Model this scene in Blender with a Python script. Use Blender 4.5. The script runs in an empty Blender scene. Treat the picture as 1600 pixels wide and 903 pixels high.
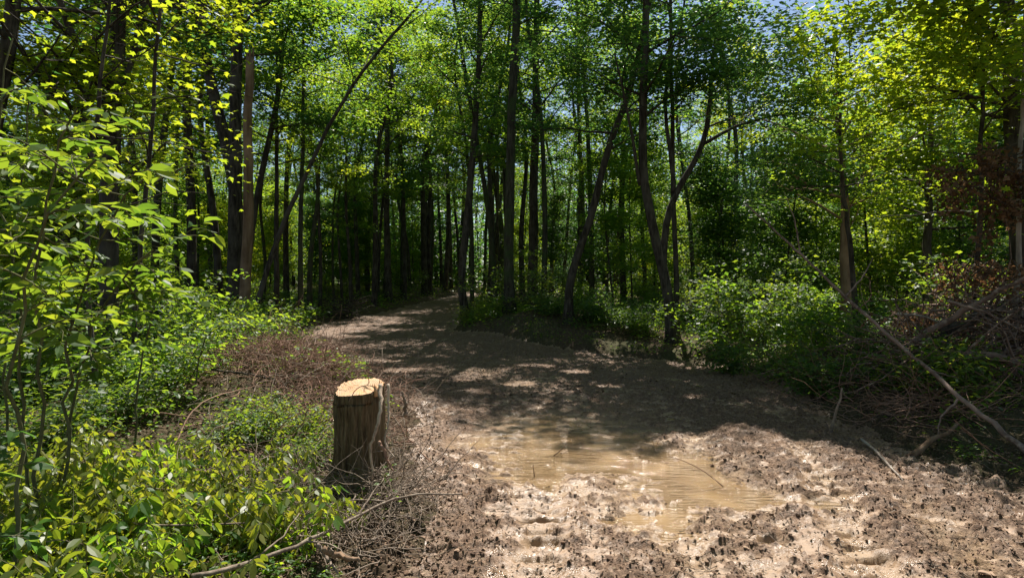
import bpy, math, random
import numpy as np
from mathutils import Vector
R_ = math.radians
scene = bpy.context.scene
COL = scene.collection
rng = np.random.default_rng(7)
random.seed(7)

# ------------------------------------------------------------------ camera, world, sun, exposure
F, CX, CY, CH = 953.0, 800.0, 451.5, 1.7          # focal length in photo pixels, image centre, eye height
cam = bpy.data.cameras.new('camera'); camo = bpy.data.objects.new('camera', cam); COL.objects.link(camo)
cam.sensor_width = 36; cam.lens = 36*F/1600; cam.clip_start = .05; cam.clip_end = 2000
camo.location = (0, 0, CH); camo.rotation_euler = (R_(90), 0, 0)
scene.camera = camo
SUN_EL, SUN_AZ = 58.0, 9.0
w = bpy.data.worlds.new('World'); scene.world = w; w.use_nodes = True
nt = w.node_tree
sky = nt.nodes.new('ShaderNodeTexSky'); sky.sky_type = 'NISHITA'; sky.sun_disc = False
sky.sun_elevation = R_(SUN_EL); sky.sun_rotation = R_(SUN_AZ); sky.air_density = 1.0; sky.dust_density = .5; sky.ozone_density = 1.2
bg = nt.nodes['Background']; bg.inputs['Strength'].default_value = 0.066
nt.links.new(sky.outputs[0], bg.inputs[0])
S = np.array([math.sin(R_(SUN_AZ))*math.cos(R_(SUN_EL)), math.cos(R_(SUN_AZ))*math.cos(R_(SUN_EL)), math.sin(R_(SUN_EL))])
sl = bpy.data.lights.new('sun', 'SUN'); sl.energy = 5.0; sl.angle = R_(0.53); sl.color = (1.0, .94, .85)
so = bpy.data.objects.new('sun', sl); COL.objects.link(so); so.rotation_euler = Vector(S).to_track_quat('Z', 'Y').to_euler()
so.location = (5, 20, 40)
scene.view_settings.view_transform = 'Standard'; scene.view_settings.look = 'None'
scene.view_settings.exposure = 0.98; scene.view_settings.gamma = 1; scene.view_settings.use_curve_mapping = False
scene.render.engine = 'CYCLES'
cy = scene.cycles
cy.max_bounces = 7; cy.diffuse_bounces = 4; cy.glossy_bounces = 3; cy.transmission_bounces = 4; cy.transparent_max_bounces = 4
cy.use_denoising = True; cy.denoiser = 'OPENIMAGEDENOISE'; cy.denoising_input_passes = 'RGB_ALBEDO_NORMAL'
cy.caustics_reflective = False; cy.caustics_refractive = False; cy.sample_clamp_indirect = 6
cy.use_adaptive_sampling = False

# ------------------------------------------------------------------ noise
def perlin(x, y, seed=0):
    x = np.asarray(x, float); y = np.asarray(y, float)
    xi = np.floor(x).astype(np.int64); yi = np.floor(y).astype(np.int64)
    xf = x-xi; yf = y-yi
    def g(ix, iy, dx, dy):
        h = (ix*374761393 + iy*668265263 + seed*1442695041) & 0xffffffff
        h = ((h ^ (h >> 13))*1274126177) & 0xffffffff
        a = (h & 0xffff)/65536.0*2*math.pi
        return np.cos(a)*dx + np.sin(a)*dy
    u = xf*xf*xf*(xf*(xf*6-15)+10); v = yf*yf*yf*(yf*(yf*6-15)+10)
    a = g(xi, yi, xf, yf); b = g(xi+1, yi, xf-1, yf); c = g(xi, yi+1, xf, yf-1); d = g(xi+1, yi+1, xf-1, yf-1)
    return 1.5*((a*(1-u)+b*u)*(1-v)+(c*(1-u)+d*u)*v)
def fbm(x, y, o=4, seed=0, gain=.5):
    s = 0; a = 1
    for i in range(o):
        s = s+a*perlin(x*2**i+i*17.3, y*2**i-i*9.1, seed+i); a *= gain
    return s
def sstep(a, b, x):
    t = np.clip((np.asarray(x, float)-a)/(b-a), 0, 1); return t*t*(3-2*t)

# ------------------------------------------------------------------ terrain
EY = [-30, 0, 4, 5, 6.5, 8, 11, 13.5, 16.5, 20, 30, 45, 70, 110]
EL = [-1.6, -1.1, -.62, -.72, -.95, -1.25, -2.4, -4.2, -6.4, -7.6, -6.0, -4.3, -.5, 3]
ER = [5.0, 4.6, 4.4, 4.05, 3.9, 4.1, 4.5, 4.3, 1.2, -1.9, -2.7, -2.5, -.8, -3]
def outside(x, y):
    """signed distance-ish outside the mud track (>0 outside)"""
    x = np.asarray(x, float); y = np.asarray(y, float)
    wob = .25*perlin(x*.7, y*.7, 3)+.12*perlin(x*2.3, y*2.3, 4)
    return np.maximum(np.interp(y, EY, EL)-x, x-np.interp(y, EY, ER))+wob
def H0(x, y):
    x = np.asarray(x, float); y = np.asarray(y, float)
    o = outside(x, y)
    z = .04*np.clip(y-15, 0, 40)+.01*np.clip(y-55, 0, 60)
    z = z+.22*sstep(-.1, 1.3, o)+.02*np.clip(o, 0, 15)
    # spoil mound on the left behind the stump, bank at centre right beyond the bend
    z = z+.42*np.exp(-((x+3.4)/1.7)**2-((y-9.3)/1.8)**2)+.10*np.exp(-((x+1.15)/.45)**2-((y-5.2)/1.2)**2)
    z = z+.55*np.exp(-((x-1.5)/2.6)**2-((y-20.5)/2.4)**2)
    z = z+.35*np.exp(-((x-6.5)/2.0)**2-((y-10.5)/3.0)**2)
    z = z-.16*np.exp(-((x+1.5)/.35)**2-((y-4.45)/.4)**2)
    z = z+.06*fbm(x*.35, y*.35, 2, 21)*sstep(0, 2, o)
    return z
def puddle_f(x, y):
    wx = x+.22*perlin(x*1.6, y*1.6, 31)+.08*perlin(x*5, y*5, 32); wy = y+.3*perlin(x*1.4, y*1.4, 33)
    f = np.exp(-((wx-.55)/1.15)**2-((wy-7.3)/1.25)**2)+.85*np.exp(-((wx-1.5)/.62)**2-((wy-5.5)/.8)**2)-.28*np.clip(fbm(x*3.2,y*2.2,3,37)+.1,0,1)*sstep(7,6.2,y)
    f = f+.75*np.exp(-((wx-.75)/.5)**2-((wy-6.0)/.75)**2)+.55*np.exp(-((wx-1.0)/.28)**2-((wy-4.35)/.5)**2)
    f = f+.55*np.exp(-((wx+.12)/.33)**2-((wy-5.6)/1.1)**2)
    f = f+.6*np.exp(-((wx-2.0)/.5)**2-((wy-4.95)/.4)**2)+.45*np.exp(-((wx+.75)/.3)**2-((wy-6.7)/.35)**2)
    f = f+.42*np.exp(-((wx-.4)/.6)**2-((wy-10.9)/1.0)**2)+.4*np.exp(-((wx-.2)/1.6)**2-((wy-14.2)/.5)**2)
    return f
WATER = -.022
def crumb_shade_mask(x, y):
    n = .5*fbm(x*1.25+3, y*.75, 3, 41)+.8*fbm(x*4.2, y*5.4, 4, 44, .65)
    side = .35*sstep(.3, -.7, x)+.30*sstep(1.7, 3.0, x+.28*(y-5))
    smooth_track = -.7*np.exp(-((x-.18-.05*(y-4.2))/.22)**2)*sstep(7, 5, y)-.6*np.exp(-((x-1.2-.05*(y-4.2))/.2)**2)*sstep(5.5, 4.5, y)-.5*np.exp(-((x-2.3-.35*(y-4.2))/.22)**2)*sstep(7, 5, y)
    return np.maximum(sstep(-.22, .18, n+side+smooth_track+.09), sstep(8.5, 11, y)*sstep(-.35, -.1, fbm(x*.8, y*1.6, 3, 47)))  # past the puddle, the darker crumb colour also paints in the track's shade
def Hmud(x, y):
    """detailed surface and masks"""
    o = outside(x, y)
    z = H0(x, y)
    inside = sstep(.4, -.3, o)
    near = sstep(30, 12, y)
    cm = crumb_shade_mask(x, y)
    pf = puddle_f(x, y)
    z = z+inside*.040*np.clip(fbm(x*8, y*11, 4, 53, .65)-.0, 0, .5)*sstep(7.3, 6.3, y)+inside*.034*np.clip(np.sin((y+.3*np.abs(x+.05))*2*math.pi/.20), 0, 1)*np.exp(-((x+.05)/.30)**4)*sstep(7.6, 6.9, y)*sstep(4.2, 4.8, y)*(.5+.5*sstep(-.3, .2, perlin(x*2.5, y*2.5, 58)))
    z = z+inside*(.030*fbm(x*.9, y*.6, 3, 51)-.085*np.clip(pf-.25, -.15, .8))
    # tyre ruts running away from the camera
    for xc, k in ((.18, 1), (2.35, 1.2), (1.2, .8), (3.0, .8)):
        xx = x-(xc+(.35 if xc > 1 else .05)*(y-4.2))
        rut = np.exp(-(xx/.20)**2)*sstep(8.5, 6.5, y)
        z = z-.028*k*rut*inside+.02*k*np.exp(-((np.abs(xx)-.27)/.07)**2)*sstep(8.5, 6.5, y)*inside
        lug = np.clip(np.sin((y+.35*np.abs(xx))*2*math.pi/.21)*1.6-.5, 0, 1)*np.exp(-(xx/.16)**4)
        z = z-.032*lug*sstep(-.2, .2, perlin(x*.9+3*xc, y*.9, 57)+.15)*sstep(7, 6, y)*inside
    cl = fbm(x*9, y*9, 3, 61, .6); bill = np.abs(perlin(x*15, y*15, 66))+.6*np.abs(perlin(x*31, y*31, 67))
    wl = (1-sstep(.35, .75, pf))*.9+.18
    z = z+inside*cm*near*wl*(.017*cl+.030*(.45-bill)+.010)
    z = z+inside*near*(.008*fbm(x*6, y*6, 3, 71))
    # deep hoof / lug holes
    for hx, hy, a, b in ((.20, 4.45, .13, .045), (.23, 4.1, .15, .05), (.72, 4.5, .06, .04), (-.1, 4.75, .05, .03), (1.75, 4.1, .09, .05), (2.3, 3.85, .1, .05)):
        z = z-.06*np.exp(-((x-hx)/a)**4-((y-hy)/b)**4)
    # rough forest floor and spoil
    edge = np.exp(-((o-.35)/.55)**2)
    z = z+(1-inside)*(.035*fbm(x*2.3, y*2.3, 3, 81)+.03*near*fbm(x*8, y*8, 2, 82))+edge*near*(.05*fbm(x*4, y*4, 4, 83, .6)+.03*(.4-bill))
    wet = np.clip((WATER+.05-z)/.05, 0, 1)*inside*(.6+.4*sstep(-.2, .2, fbm(x*3, y*3, 2, 77)))
    return z, o, cm*inside, wet
def ground_hit(px, py, lift=0):
    """where the view ray through a photo pixel meets the terrain"""
    dx, dz = (px-CX)/F, -(py-CY)/F
    Y = 1.5
    while Y < 120:
        if CH+dz*Y <= float(H0(dx*Y, Y))+lift: break
        Y += .02+Y*.002
    return np.array([dx*Y, Y, CH+dz*Y])
def P(px, py, Y): return np.array([(px-CX)/F*Y, Y, CH-(py-CY)/F*Y])

# sunlit area of the ground (m): nothing is allowed to grow where it would shade this clearing
LIT = np.array([(-9, 1.5), (-9, 5.0), (-5, 7.4), (-3.4, 8.8), (-1.6, 8.6), (-.95, 7.3), (-.4, 7.2), (.3, 6.6), (1.5, 6.35), (1.75, 7.2), (2.8, 7.4), (3.4, 6.5), (3.6, 5.5), (3.7, 4.5), (3.6, 3.0), (5, 1.5)])
SPOTS = [(-1.2, 13.0, .45), (-2.3, 12.4, .5), (.35, 13.4, .5), (1.3, 12.4, .35), (.1, 10.9, .35), (-.9, 11.0, .25), (-2.6, 10.2, .6), (-3.9, 10.6, .6), (1.4, 14.6, .5), (-3.0, 14.2, .5),
         (-.6, 9.7, .22), (2.8, 9.5, .2), (1.7, 10.6, .25), (-1.7, 15, .5)]
TARGETS = [(P(1120, 470, 14.5), 1.3), (P(1190, 460, 14), 1.3), (P(1240, 500, 13), 1.1), (P(1500, 420, 11), .7), (P(150, 300, 3.2), .9), (P(300, 470, 4.5), .6), (P(250, 380, 3.6), .8), (P(60, 330, 3.2), .9),
           (P(350, 60, 8), 1.4), (P(230, 90, 8), 1.4), (P(400, 280, 8), .8), (P(1450, 60, 9), 1.6), (P(1480, 240, 9), 1.3), (P(1500, 480, 9.3), .9), (P(1420, 500, 9.5), .6), (P(1300, 480, 13), .8), (P(1560, 130, 9), 1.0), (P(380, 520, 11), .8), (P(80, 600, 5.5), .6), (P(200, 560, 7), .7), (P(330, 560, 8), .8)]
def in_poly(x, y, poly):
    n = len(poly); ins = np.zeros(len(x), bool); j = n-1
    for i in range(n):
        xi, yi = poly[i]; xj, yj = poly[j]
        c = ((yi > y) != (yj > y)) & (x < (xj-xi)*(y-yi)/(yj-yi+1e-12)+xi)
        ins ^= c; j = i
    return ins
def keep(p, self_y=None):
    """True for leaves that leave the clearing its sun"""
    t = p[:, 2]/S[2]
    gx = p[:, 0]-S[0]*t; gy = p[:, 1]-S[1]*t
    wx = gx+.25*perlin(gx*1.7, gy*1.7, 91); wy = gy+.25*perlin(gx*1.7, gy*1.7, 92)
    bad = in_poly(wx, wy, LIT)
    for sx, sy, r in SPOTS: bad |= ((wx-sx)**2+((wy-sy)/.8)**2 < r*r)
    bad &= p[:, 2] > 2.6
    for T, r in TARGETS:
        d = p-T; tt = d@S
        dist = np.linalg.norm(d-np.outer(tt, S), axis=1)
        bad |= (dist < r) & (tt > r*1.2+.3)
    return ~bad | (rng.random(len(p)) < .03)

# ------------------------------------------------------------------ mesh helpers
class MB:
    def __init__(s): s.v = []; s.f = {}; s.n = 0
    def add(s, v, f):
        """v (n,3); f (m,k) int array"""
        v = np.asarray(v, float).reshape(-1, 3); f = np.asarray(f)
        s.v.append(v); s.f.setdefault(f.shape[1], []).append(f+s.n); s.n += len(v)
    def tube(s, path, rad, k=6, cap=True, rough=0):
        path = np.asarray(path, float); n = len(path)
        rad = np.broadcast_to(np.asarray(rad, float), (n,))
        t = np.gradient(path, axis=0); t /= np.linalg.norm(t, axis=1)[:, None]+1e-9
        ref = np.array([1, 0, 0]) if abs(t[0][0]) < .8 else np.array([0, 1, 0])
        a = np.arange(k)/k*2*math.pi
        u = ref-np.outer(t@ref, np.ones(3))*t; u /= np.linalg.norm(u, axis=1)[:, None]+1e-9
        w_ = np.cross(t, u)
        rr = rad[:, None]*np.ones((1, k))
        if rough: rr = rr*(1+rough*(rng.random((n, k))-.5)+rough*.6*(rng.random(k)-.5)[None])
        v = path[:, None, :]+rr[..., None]*(np.cos(a)[None, :, None]*u[:, None, :]+np.sin(a)[None, :, None]*w_[:, None, :])
        i = np.arange(n-1)[:, None]*k; j = np.arange(k)[None, :]; j2 = (j+1) % k
        f = np.stack([i+j, i+j2, i+k+j2, i+k+j], -1).reshape(-1, 4)
        base = s.n; s.add(v.reshape(-1, 3), f)
        if cap:
            s.f.setdefault(k, []).append((base+np.arange(k)[::-1])[None]); s.f[k].append((base+(n-1)*k+np.arange(k))[None])
    def mesh(s, name, smooth=True, origin=None):
        me = bpy.data.meshes.new(name)
        v = np.concatenate(s.v) if s.v else np.zeros((0, 3))
        if origin is not None: v = v-np.asarray(origin)
        me.vertices.add(len(v)); me.vertices.foreach_set('co', v.astype(np.float32).ravel())
        loops = []; starts = []; tot = 0
        for k, fl in s.f.items():
            f = np.concatenate(fl); loops.append(f.ravel()); starts.append(tot+np.arange(len(f))*k); tot += f.size
        me.loops.add(tot); me.loops.foreach_set('vertex_index', np.concatenate(loops).astype(np.int32))
        st = np.concatenate(starts); me.polygons.add(len(st)); me.polygons.foreach_set('loop_start', st.astype(np.int32))
        me.update(calc_edges=True)
        me.shade_smooth() if smooth else me.shade_flat()
        return me
def tag(o, label=None, cat=None, group=None, kind=None):
    if label: o['label'] = label
    if cat: o['category'] = cat
    if group: o['group'] = group
    if kind: o['kind'] = kind
    return o
def link(name, me, mat, parent=None, loc=None):
    o = bpy.data.objects.new(name, me); COL.objects.link(o)
    if mat is not None and me is not None and not me.materials: me.materials.append(mat)
    if parent: o.parent = parent
    if loc is not None: o.location = loc
    return o
def build(mb, name, mat, parent=None, smooth=True, origin=None):
    """parts: geometry in world metres, shifted to the parent's base; top-level: origin at `origin`"""
    if origin is None: origin = parent['_o'] if parent is not None and '_o' in parent else (0, 0, 0)
    origin = np.array(list(origin), float)
    o = link(name, mb.mesh(name, smooth, origin), mat, parent)
    if parent is None: o.location = origin
    return o
def empty(name, loc, label, cat, group=None):
    e = bpy.data.objects.new(name, None); COL.objects.link(e); e.location = tuple(float(q) for q in loc); e.empty_display_size = .2
    e['_o'] = [float(q) for q in loc]; tag(e, label, cat, group); return e
def copy_tree(o, loc, rz, sc, label=None, group=None):
    c = o.copy(); COL.objects.link(c); c.location = loc; c.rotation_euler = (0, 0, rz); c.scale = sc
    if label: c['label'] = label
    if group: c['group'] = group
    for ch in o.children:
        d = ch.copy(); COL.objects.link(d); d.parent = c
    return c

# leaf templates: (verts, faces) with length 1 along +y, normal +z
def T_oval():
    v = [(0, 0, 0), (.20, .22, .05), (.25, .5, .06), (.12, .82, .03), (0, 1, -.05), (-.12, .82, .03), (-.25, .5, .06), (-.20, .22, .05), (0, .5, 0)]
    return np.array(v, float), {3: np.array([(0, 1, 8), (8, 7, 0)]), 4: np.array([(1, 2, 3, 8), (8, 5, 6, 7), ]), 33: np.array([(8, 3, 4), (8, 4, 5)])}
def T_maple():
    v = [(0, 0, 0), (.30, .06, -.03), (.22, .25, .02), (.50, .48, -.06), (.24, .50, .03), (.17, .68, .03), (0, 1, -.07), (-.17, .68, .03), (-.24, .50, .03), (-.50, .48, -.06), (-.22, .25, .02), (-.30, .06, -.03)]
    return np.array(v, float), {4: np.array([(0, 1, 2, 2)])[:0], 3: np.array([(0, 1, 2), (2, 3, 4), (0, 2, 10), (2, 4, 8), (2, 8, 10), (4, 5, 8), (5, 7, 8), (5, 6, 7), (8, 9, 10), (10, 11, 0)])}
def T_quad():
    v = [(0, 0, 0), (.36, .45, .06), (0, 1, -.02), (-.36, .45, .06)]
    return np.array(v, float), {4: np.array([(0, 1, 2, 3)])}
def T_star():
    v = [(0, 0, 0), (.42, .30, 0), (.2, .52, .05), (0, 1, -.04), (-.2, .52, .05), (-.42, .30, 0)]
    return np.array(v, float), {4: np.array([(0, 1, 2, 3), (0, 3, 4, 5)])}
TEMPL = {'oval': T_oval(), 'maple': T_maple(), 'quad': T_quad(), 'star': T_star()}
def leaves(mb, c, size, kind='quad', tilt=.45, droop=0.0, dirs=None):
    n = len(c)
    if n == 0: return
    tv, tf = TEMPL[kind]
    a = rng.random(n)*2*math.pi
    if dirs is None: d = np.stack([np.cos(a), np.sin(a), -droop+rng.normal(0, tilt*.5, n)], 1)
    else: d = dirs+rng.normal(0, .15, (n, 3))+np.array([0, 0, -droop])
    d /= np.linalg.norm(d, axis=1)[:, None]
    nn = np.stack([rng.normal(0, tilt, n), rng.normal(0, tilt, n), np.ones(n)], 1)
    nn -= d*np.sum(nn*d, 1)[:, None]; nn /= np.linalg.norm(nn, axis=1)[:, None]+1e-9
    x = np.cross(d, nn)
    sz = np.broadcast_to(size, (n,))*rng.uniform(.5, 1.25, n)
    wv_ = rng.uniform(.75, 1.2, n)[:, None, None]; zv_ = rng.uniform(-1.0, 3.2, n)[:, None, None]
    v = c[:, None, :]+sz[:, None, None]*(tv[None, :, 0:1]*wv_*x[:, None, :]+tv[None, :, 1:2]*d[:, None, :]+tv[None, :, 2:3]*zv_*nn[:, None, :])
    base = mb.n
    mb.v.append(v.reshape(-1, 3)); mb.n += n*len(tv)
    off = base+np.arange(n)[:, None, None]*len(tv)
    for k, f in tf.items():
        if len(f): mb.f.setdefault(f.shape[1], []).append((off+f[None]).reshape(-1, f.shape[1]))

# ------------------------------------------------------------------ materials
def new_mat(name):
    m = bpy.data.materials.new(name); m.use_nodes = True; n = m.node_tree.nodes; l = m.node_tree.links
    return m, n, l, n['Principled BSDF'], n['Material Output']
def ramp(n, stops):
    r = n.new('ShaderNodeValToRGB'); e = r.color_ramp.elements
    while len(e) < len(stops): e.new(.5)
    for k, (p, c) in enumerate(stops): e[k].position = p; e[k].color = (*c, 1)
    return r
def leaf_mat(name, cols, trans, tmix=.45, rough=.45, spec=.35):
    m, n, l, b, out = new_mat(name)
    geo = n.new('ShaderNodeNewGeometry')
    k = len(cols); r = ramp(n, [((i+.5)/k, c) for i, c in enumerate(cols)])
    obi = n.new('ShaderNodeObjectInfo')
    ad = n.new('ShaderNodeMath'); ad.operation = 'MULTIPLY_ADD'; ad.inputs[1].default_value = .35; l.new(obi.outputs['Random'], ad.inputs[0])
    sc = n.new('ShaderNodeMath'); sc.operation = 'MULTIPLY'; sc.inputs[1].default_value = .65; l.new(geo.outputs['Random Per Island'], sc.inputs[0]); l.new(sc.outputs[0], ad.inputs[2])
    l.new(ad.outputs[0], r.inputs[0])
    l.new(r.outputs[0], b.inputs['Base Color']); b.inputs['Roughness'].default_value = rough; b.inputs['Specular IOR Level'].default_value = spec
    t = n.new('ShaderNodeBsdfTranslucent')
    k = len(trans); r2 = ramp(n, [((i+.5)/k, c) for i, c in enumerate(trans)]); l.new(ad.outputs[0], r2.inputs[0]); l.new(r2.outputs[0], t.inputs[0])
    mx = n.new('ShaderNodeMixShader'); mx.inputs[0].default_value = tmix
    l.new(b.outputs[0], mx.inputs[1]); l.new(t.outputs[0], mx.inputs[2]); l.new(mx.outputs[0], out.inputs[0])
    return m
M = {}
M['leaf_canopy'] = leaf_mat('leaf_canopy', [(.022, .060, .018), (.035, .085, .020), (.055, .115, .022)], [(.09, .25, .045), (.18, .36, .05), (.32, .48, .05)], .45)
M['leaf_maple'] = leaf_mat('leaf_maple', [(.045, .095, .016), (.065, .125, .018), (.09, .145, .02)], [(.34, .48, .02), (.50, .62, .025), (.66, .70, .03)], .55)
M['leaf_bright'] = leaf_mat('leaf_bright', [(.035, .095, .018), (.055, .13, .022), (.08, .15, .025)], [(.24, .44, .03), (.38, .56, .03), (.54, .66, .035)], .52)
M['leaf_shrub'] = leaf_mat('leaf_shrub', [(.030, .075, .020), (.045, .10, .025), (.06, .12, .03)], [(.19, .34, .025), (.34, .48, .03), (.50, .58, .03)], .45, .5, .35)
M['leaf_weed'] = leaf_mat('leaf_weed', [(.07, .105, .02), (.12, .15, .028), (.17, .17, .04)], [(.27, .36, .02), (.42, .48, .025), (.54, .52, .04)], .43, .42, .45)
M['leaf_dead'] = leaf_mat('leaf_dead', [(.06, .036, .022), (.13, .075, .042), (.22, .13, .075)], [(.18, .08, .035), (.32, .17, .07)], .3, .7, .2)
M['litter'] = leaf_mat('litter', [(.08, .05, .032), (.14, .095, .06), (.24, .18, .12)], [(.14, .09, .05)], .12, .8, .2)
def bark_mat(name, c1, c2, c3, sc=14, bump=.5, stretch=.18, moss=0):
    m, n, l, b, out = new_mat(name)
    tc = n.new('ShaderNodeTexCoord'); mp = n.new('ShaderNodeMapping'); mp.inputs['Scale'].default_value = (1, 1, stretch)
    l.new(tc.outputs['Object'], mp.inputs[0])
    nz = n.new('ShaderNodeTexNoise'); nz.inputs['Scale'].default_value = sc; nz.inputs['Detail'].default_value = 6; nz.inputs['Roughness'].default_value = .65; l.new(mp.outputs[0], nz.inputs[0])
    n2 = n.new('ShaderNodeTexNoise'); n2.inputs['Scale'].default_value = 1.7; n2.inputs['Detail'].default_value = 3; l.new(tc.outputs['Object'], n2.inputs[0])
    r = ramp(n, [(.32, c1), (.5, c2), (.68, c3)]); l.new(nz.outputs[0], r.inputs[0])
    mx = n.new('ShaderNodeMix'); mx.data_type = 'RGBA'; mx.blend_type = 'MIX'
    r2 = ramp(n, [(.48, (0, 0, 0)), (.66, (1, 1, 1))]); l.new(n2.outputs[0], r2.inputs[0])
    l.new(r2.outputs[0], mx.inputs[0]); l.new(r.outputs[0], mx.inputs[6])
    mc = tuple((a*1.5+.02 if not moss else (.05, .075, .025)[i]) for i, a in enumerate(c2)); mx.inputs[7].default_value = (*mc, 1)
    l.new(mx.outputs[2], b.inputs['Base Color']); b.inputs['Roughness'].default_value = .9; b.inputs['Specular IOR Level'].default_value = .15
    bp = n.new('ShaderNodeBump'); bp.inputs['Strength'].default_value = bump; bp.inputs['Distance'].default_value = .03; l.new(nz.outputs[0], bp.inputs['Height']); l.new(bp.outputs[0], b.inputs['Normal'])
    return m
M['bark'] = bark_mat('bark', (.016, .013, .010), (.050, .041, .033), (.12, .10, .082), 14, .9)
M['bark_green'] = bark_mat('bark_green', (.025, .022, .016), (.055, .05, .036), (.10, .09, .068), moss=1)
M['bark_bare'] = bark_mat('bark_bare', (.10, .06, .035), (.19, .12, .075), (.27, .19, .13), 9, .3, .12)
M['bark_pale'] = bark_mat('bark_pale', (.16, .13, .11), (.28, .24, .20), (.40, .36, .31), 12, .3, .3)
M['bark_stump'] = bark_mat('bark_stump', (.030, .020, .012), (.12, .085, .048), (.22, .165, .10), 42, .9, .10)
M['twig'] = bark_mat('twig', (.10, .075, .055), (.20, .155, .12), (.34, .28, .22), 30, .3, .6)
M['pole'] = bark_mat('pole_bark', (.05, .03, .025), (.16, .11, .088), (.34, .27, .22), 16, .5, .8)
M['vine_thick'] = bark_mat('vine_bark', (.20, .14, .10), (.38, .29, .22), (.55, .45, .36), 30, .5, .6)
M['vine'] = bark_mat('vine', (.10, .055, .038), (.21, .125, .088), (.34, .23, .17), 30, .3, .6)
M['stem_green'] = bark_mat('stem_green', (.06, .06, .03), (.10, .10, .045), (.15, .14, .07), 30, .2, .6)

def mud_mat():
    m, n, l, b, out = new_mat('mud')
    at = n.new('ShaderNodeAttribute'); at.attribute_name = 'mask'; sp = n.new('ShaderNodeSeparateColor'); l.new(at.outputs[0], sp.inputs[0])
    geo = n.new('ShaderNodeNewGeometry')
    def noise(s, d=5, r=.6):
        q = n.new('ShaderNodeTexNoise'); q.inputs['Scale'].default_value = s; q.inputs['Detail'].default_value = d; q.inputs['Roughness'].default_value = r; l.new(geo.outputs['Position'], q.inputs[0]); return q
    a, c, d = noise(5, 6, .65), noise(28, 6, .7), noise(90, 4, .7)
    r1 = ramp(n, [(.35, (.195, .122, .074)), (.55, (.285, .188, .122)), (.72, (.39, .275, .19))]); l.new(a.outputs[0], r1.inputs[0])
    r2 = ramp(n, [(.32, (.06, .034, .021)), (.5, (.15, .092, .058)), (.68, (.33, .22, .148))]); l.new(c.outputs[0], r2.inputs[0])
    mx = n.new('ShaderNodeMix'); mx.data_type = 'RGBA'; l.new(sp.outputs[0], mx.inputs[0]); l.new(r1.outputs[0], mx.inputs[6]); l.new(r2.outputs[0], mx.inputs[7])
    # wetter mud close to the water is a deeper ochre
    mx2 = n.new('ShaderNodeMix'); mx2.data_type = 'RGBA'; l.new(sp.outputs[1], mx2.inputs[0]); l.new(mx.outputs[2], mx2.inputs[6]); mx2.inputs[7].default_value = (.29, .195, .115, 1)
    l.new(mx2.outputs[2], b.inputs['Base Color'])
    rr = n.new('ShaderNodeMath'); rr.operation = 'MULTIPLY_ADD'; l.new(sp.outputs[0], rr.inputs[0]); rr.inputs[1].default_value = .45; 
    r3 = ramp(n, [(.40, (.17,)*3), (.60, (.55,)*3)]); l.new(a.outputs[0], r3.inputs[0]); l.new(r3.outputs[0], rr.inputs[2]); l.new(rr.outputs[0], b.inputs['Roughness'])
    b.inputs['Specular IOR Level'].default_value = .4
    ad = n.new('ShaderNodeMath'); ad.operation = 'MULTIPLY_ADD'; l.new(d.outputs[0], ad.inputs[0]); ad.inputs[1].default_value = .35; l.new(c.outputs[0], ad.inputs[2])
    bs = n.new('ShaderNodeMath'); bs.operation = 'MULTIPLY_ADD'; l.new(sp.outputs[0], bs.inputs[0]); bs.inputs[1].default_value = .5; bs.inputs[2].default_value = .45
    bp = n.new('ShaderNodeBump'); bp.inputs['Distance'].default_value = .025; l.new(bs.outputs[0], bp.inputs['Strength']); l.new(ad.outputs[0], bp.inputs['Height']); l.new(bp.outputs[0], b.inputs['Normal'])
    return m
def floor_mat():
    m, n, l, b, out = new_mat('forest_floor')
    geo = n.new('ShaderNodeNewGeometry')
    v = n.new('ShaderNodeTexNoise'); v.inputs['Scale'].default_value = 22; v.inputs['Detail'].default_value = 8; v.inputs['Roughness'].default_value = .75; l.new(geo.outputs['Position'], v.inputs[0])
    g = n.new('ShaderNodeTexNoise'); g.inputs['Scale'].default_value = .9; g.inputs['Detail'].default_value = 4; l.new(geo.outputs['Position'], g.inputs[0])
    r = ramp(n, [(.3, (.035, .024, .016)), (.5, (.09, .062, .04)), (.7, (.19, .14, .095))]); l.new(v.outputs[0], r.inputs[0])
    r2 = ramp(n, [(.45, (0, 0, 0)), (.65, (.6, .6, .6))]); l.new(g.outputs[0], r2.inputs[0])
    mx = n.new('ShaderNodeMix'); mx.data_type = 'RGBA'; l.new(r2.outputs[0], mx.inputs[0]); l.new(r.outputs[0], mx.inputs[6]); mx.inputs[7].default_value = (.045, .06, .022, 1)
    l.new(mx.outputs[2], b.inputs['Base Color']); b.inputs['Roughness'].default_value = .95; b.inputs['Specular IOR Level'].default_value = .1
    bp = n.new('ShaderNodeBump'); bp.inputs['Strength'].default_value = .8; bp.inputs['Distance'].default_value = .04; l.new(v.outputs[0], bp.inputs['Height']); l.new(bp.outputs[0], b.inputs['Normal'])
    return m
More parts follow.
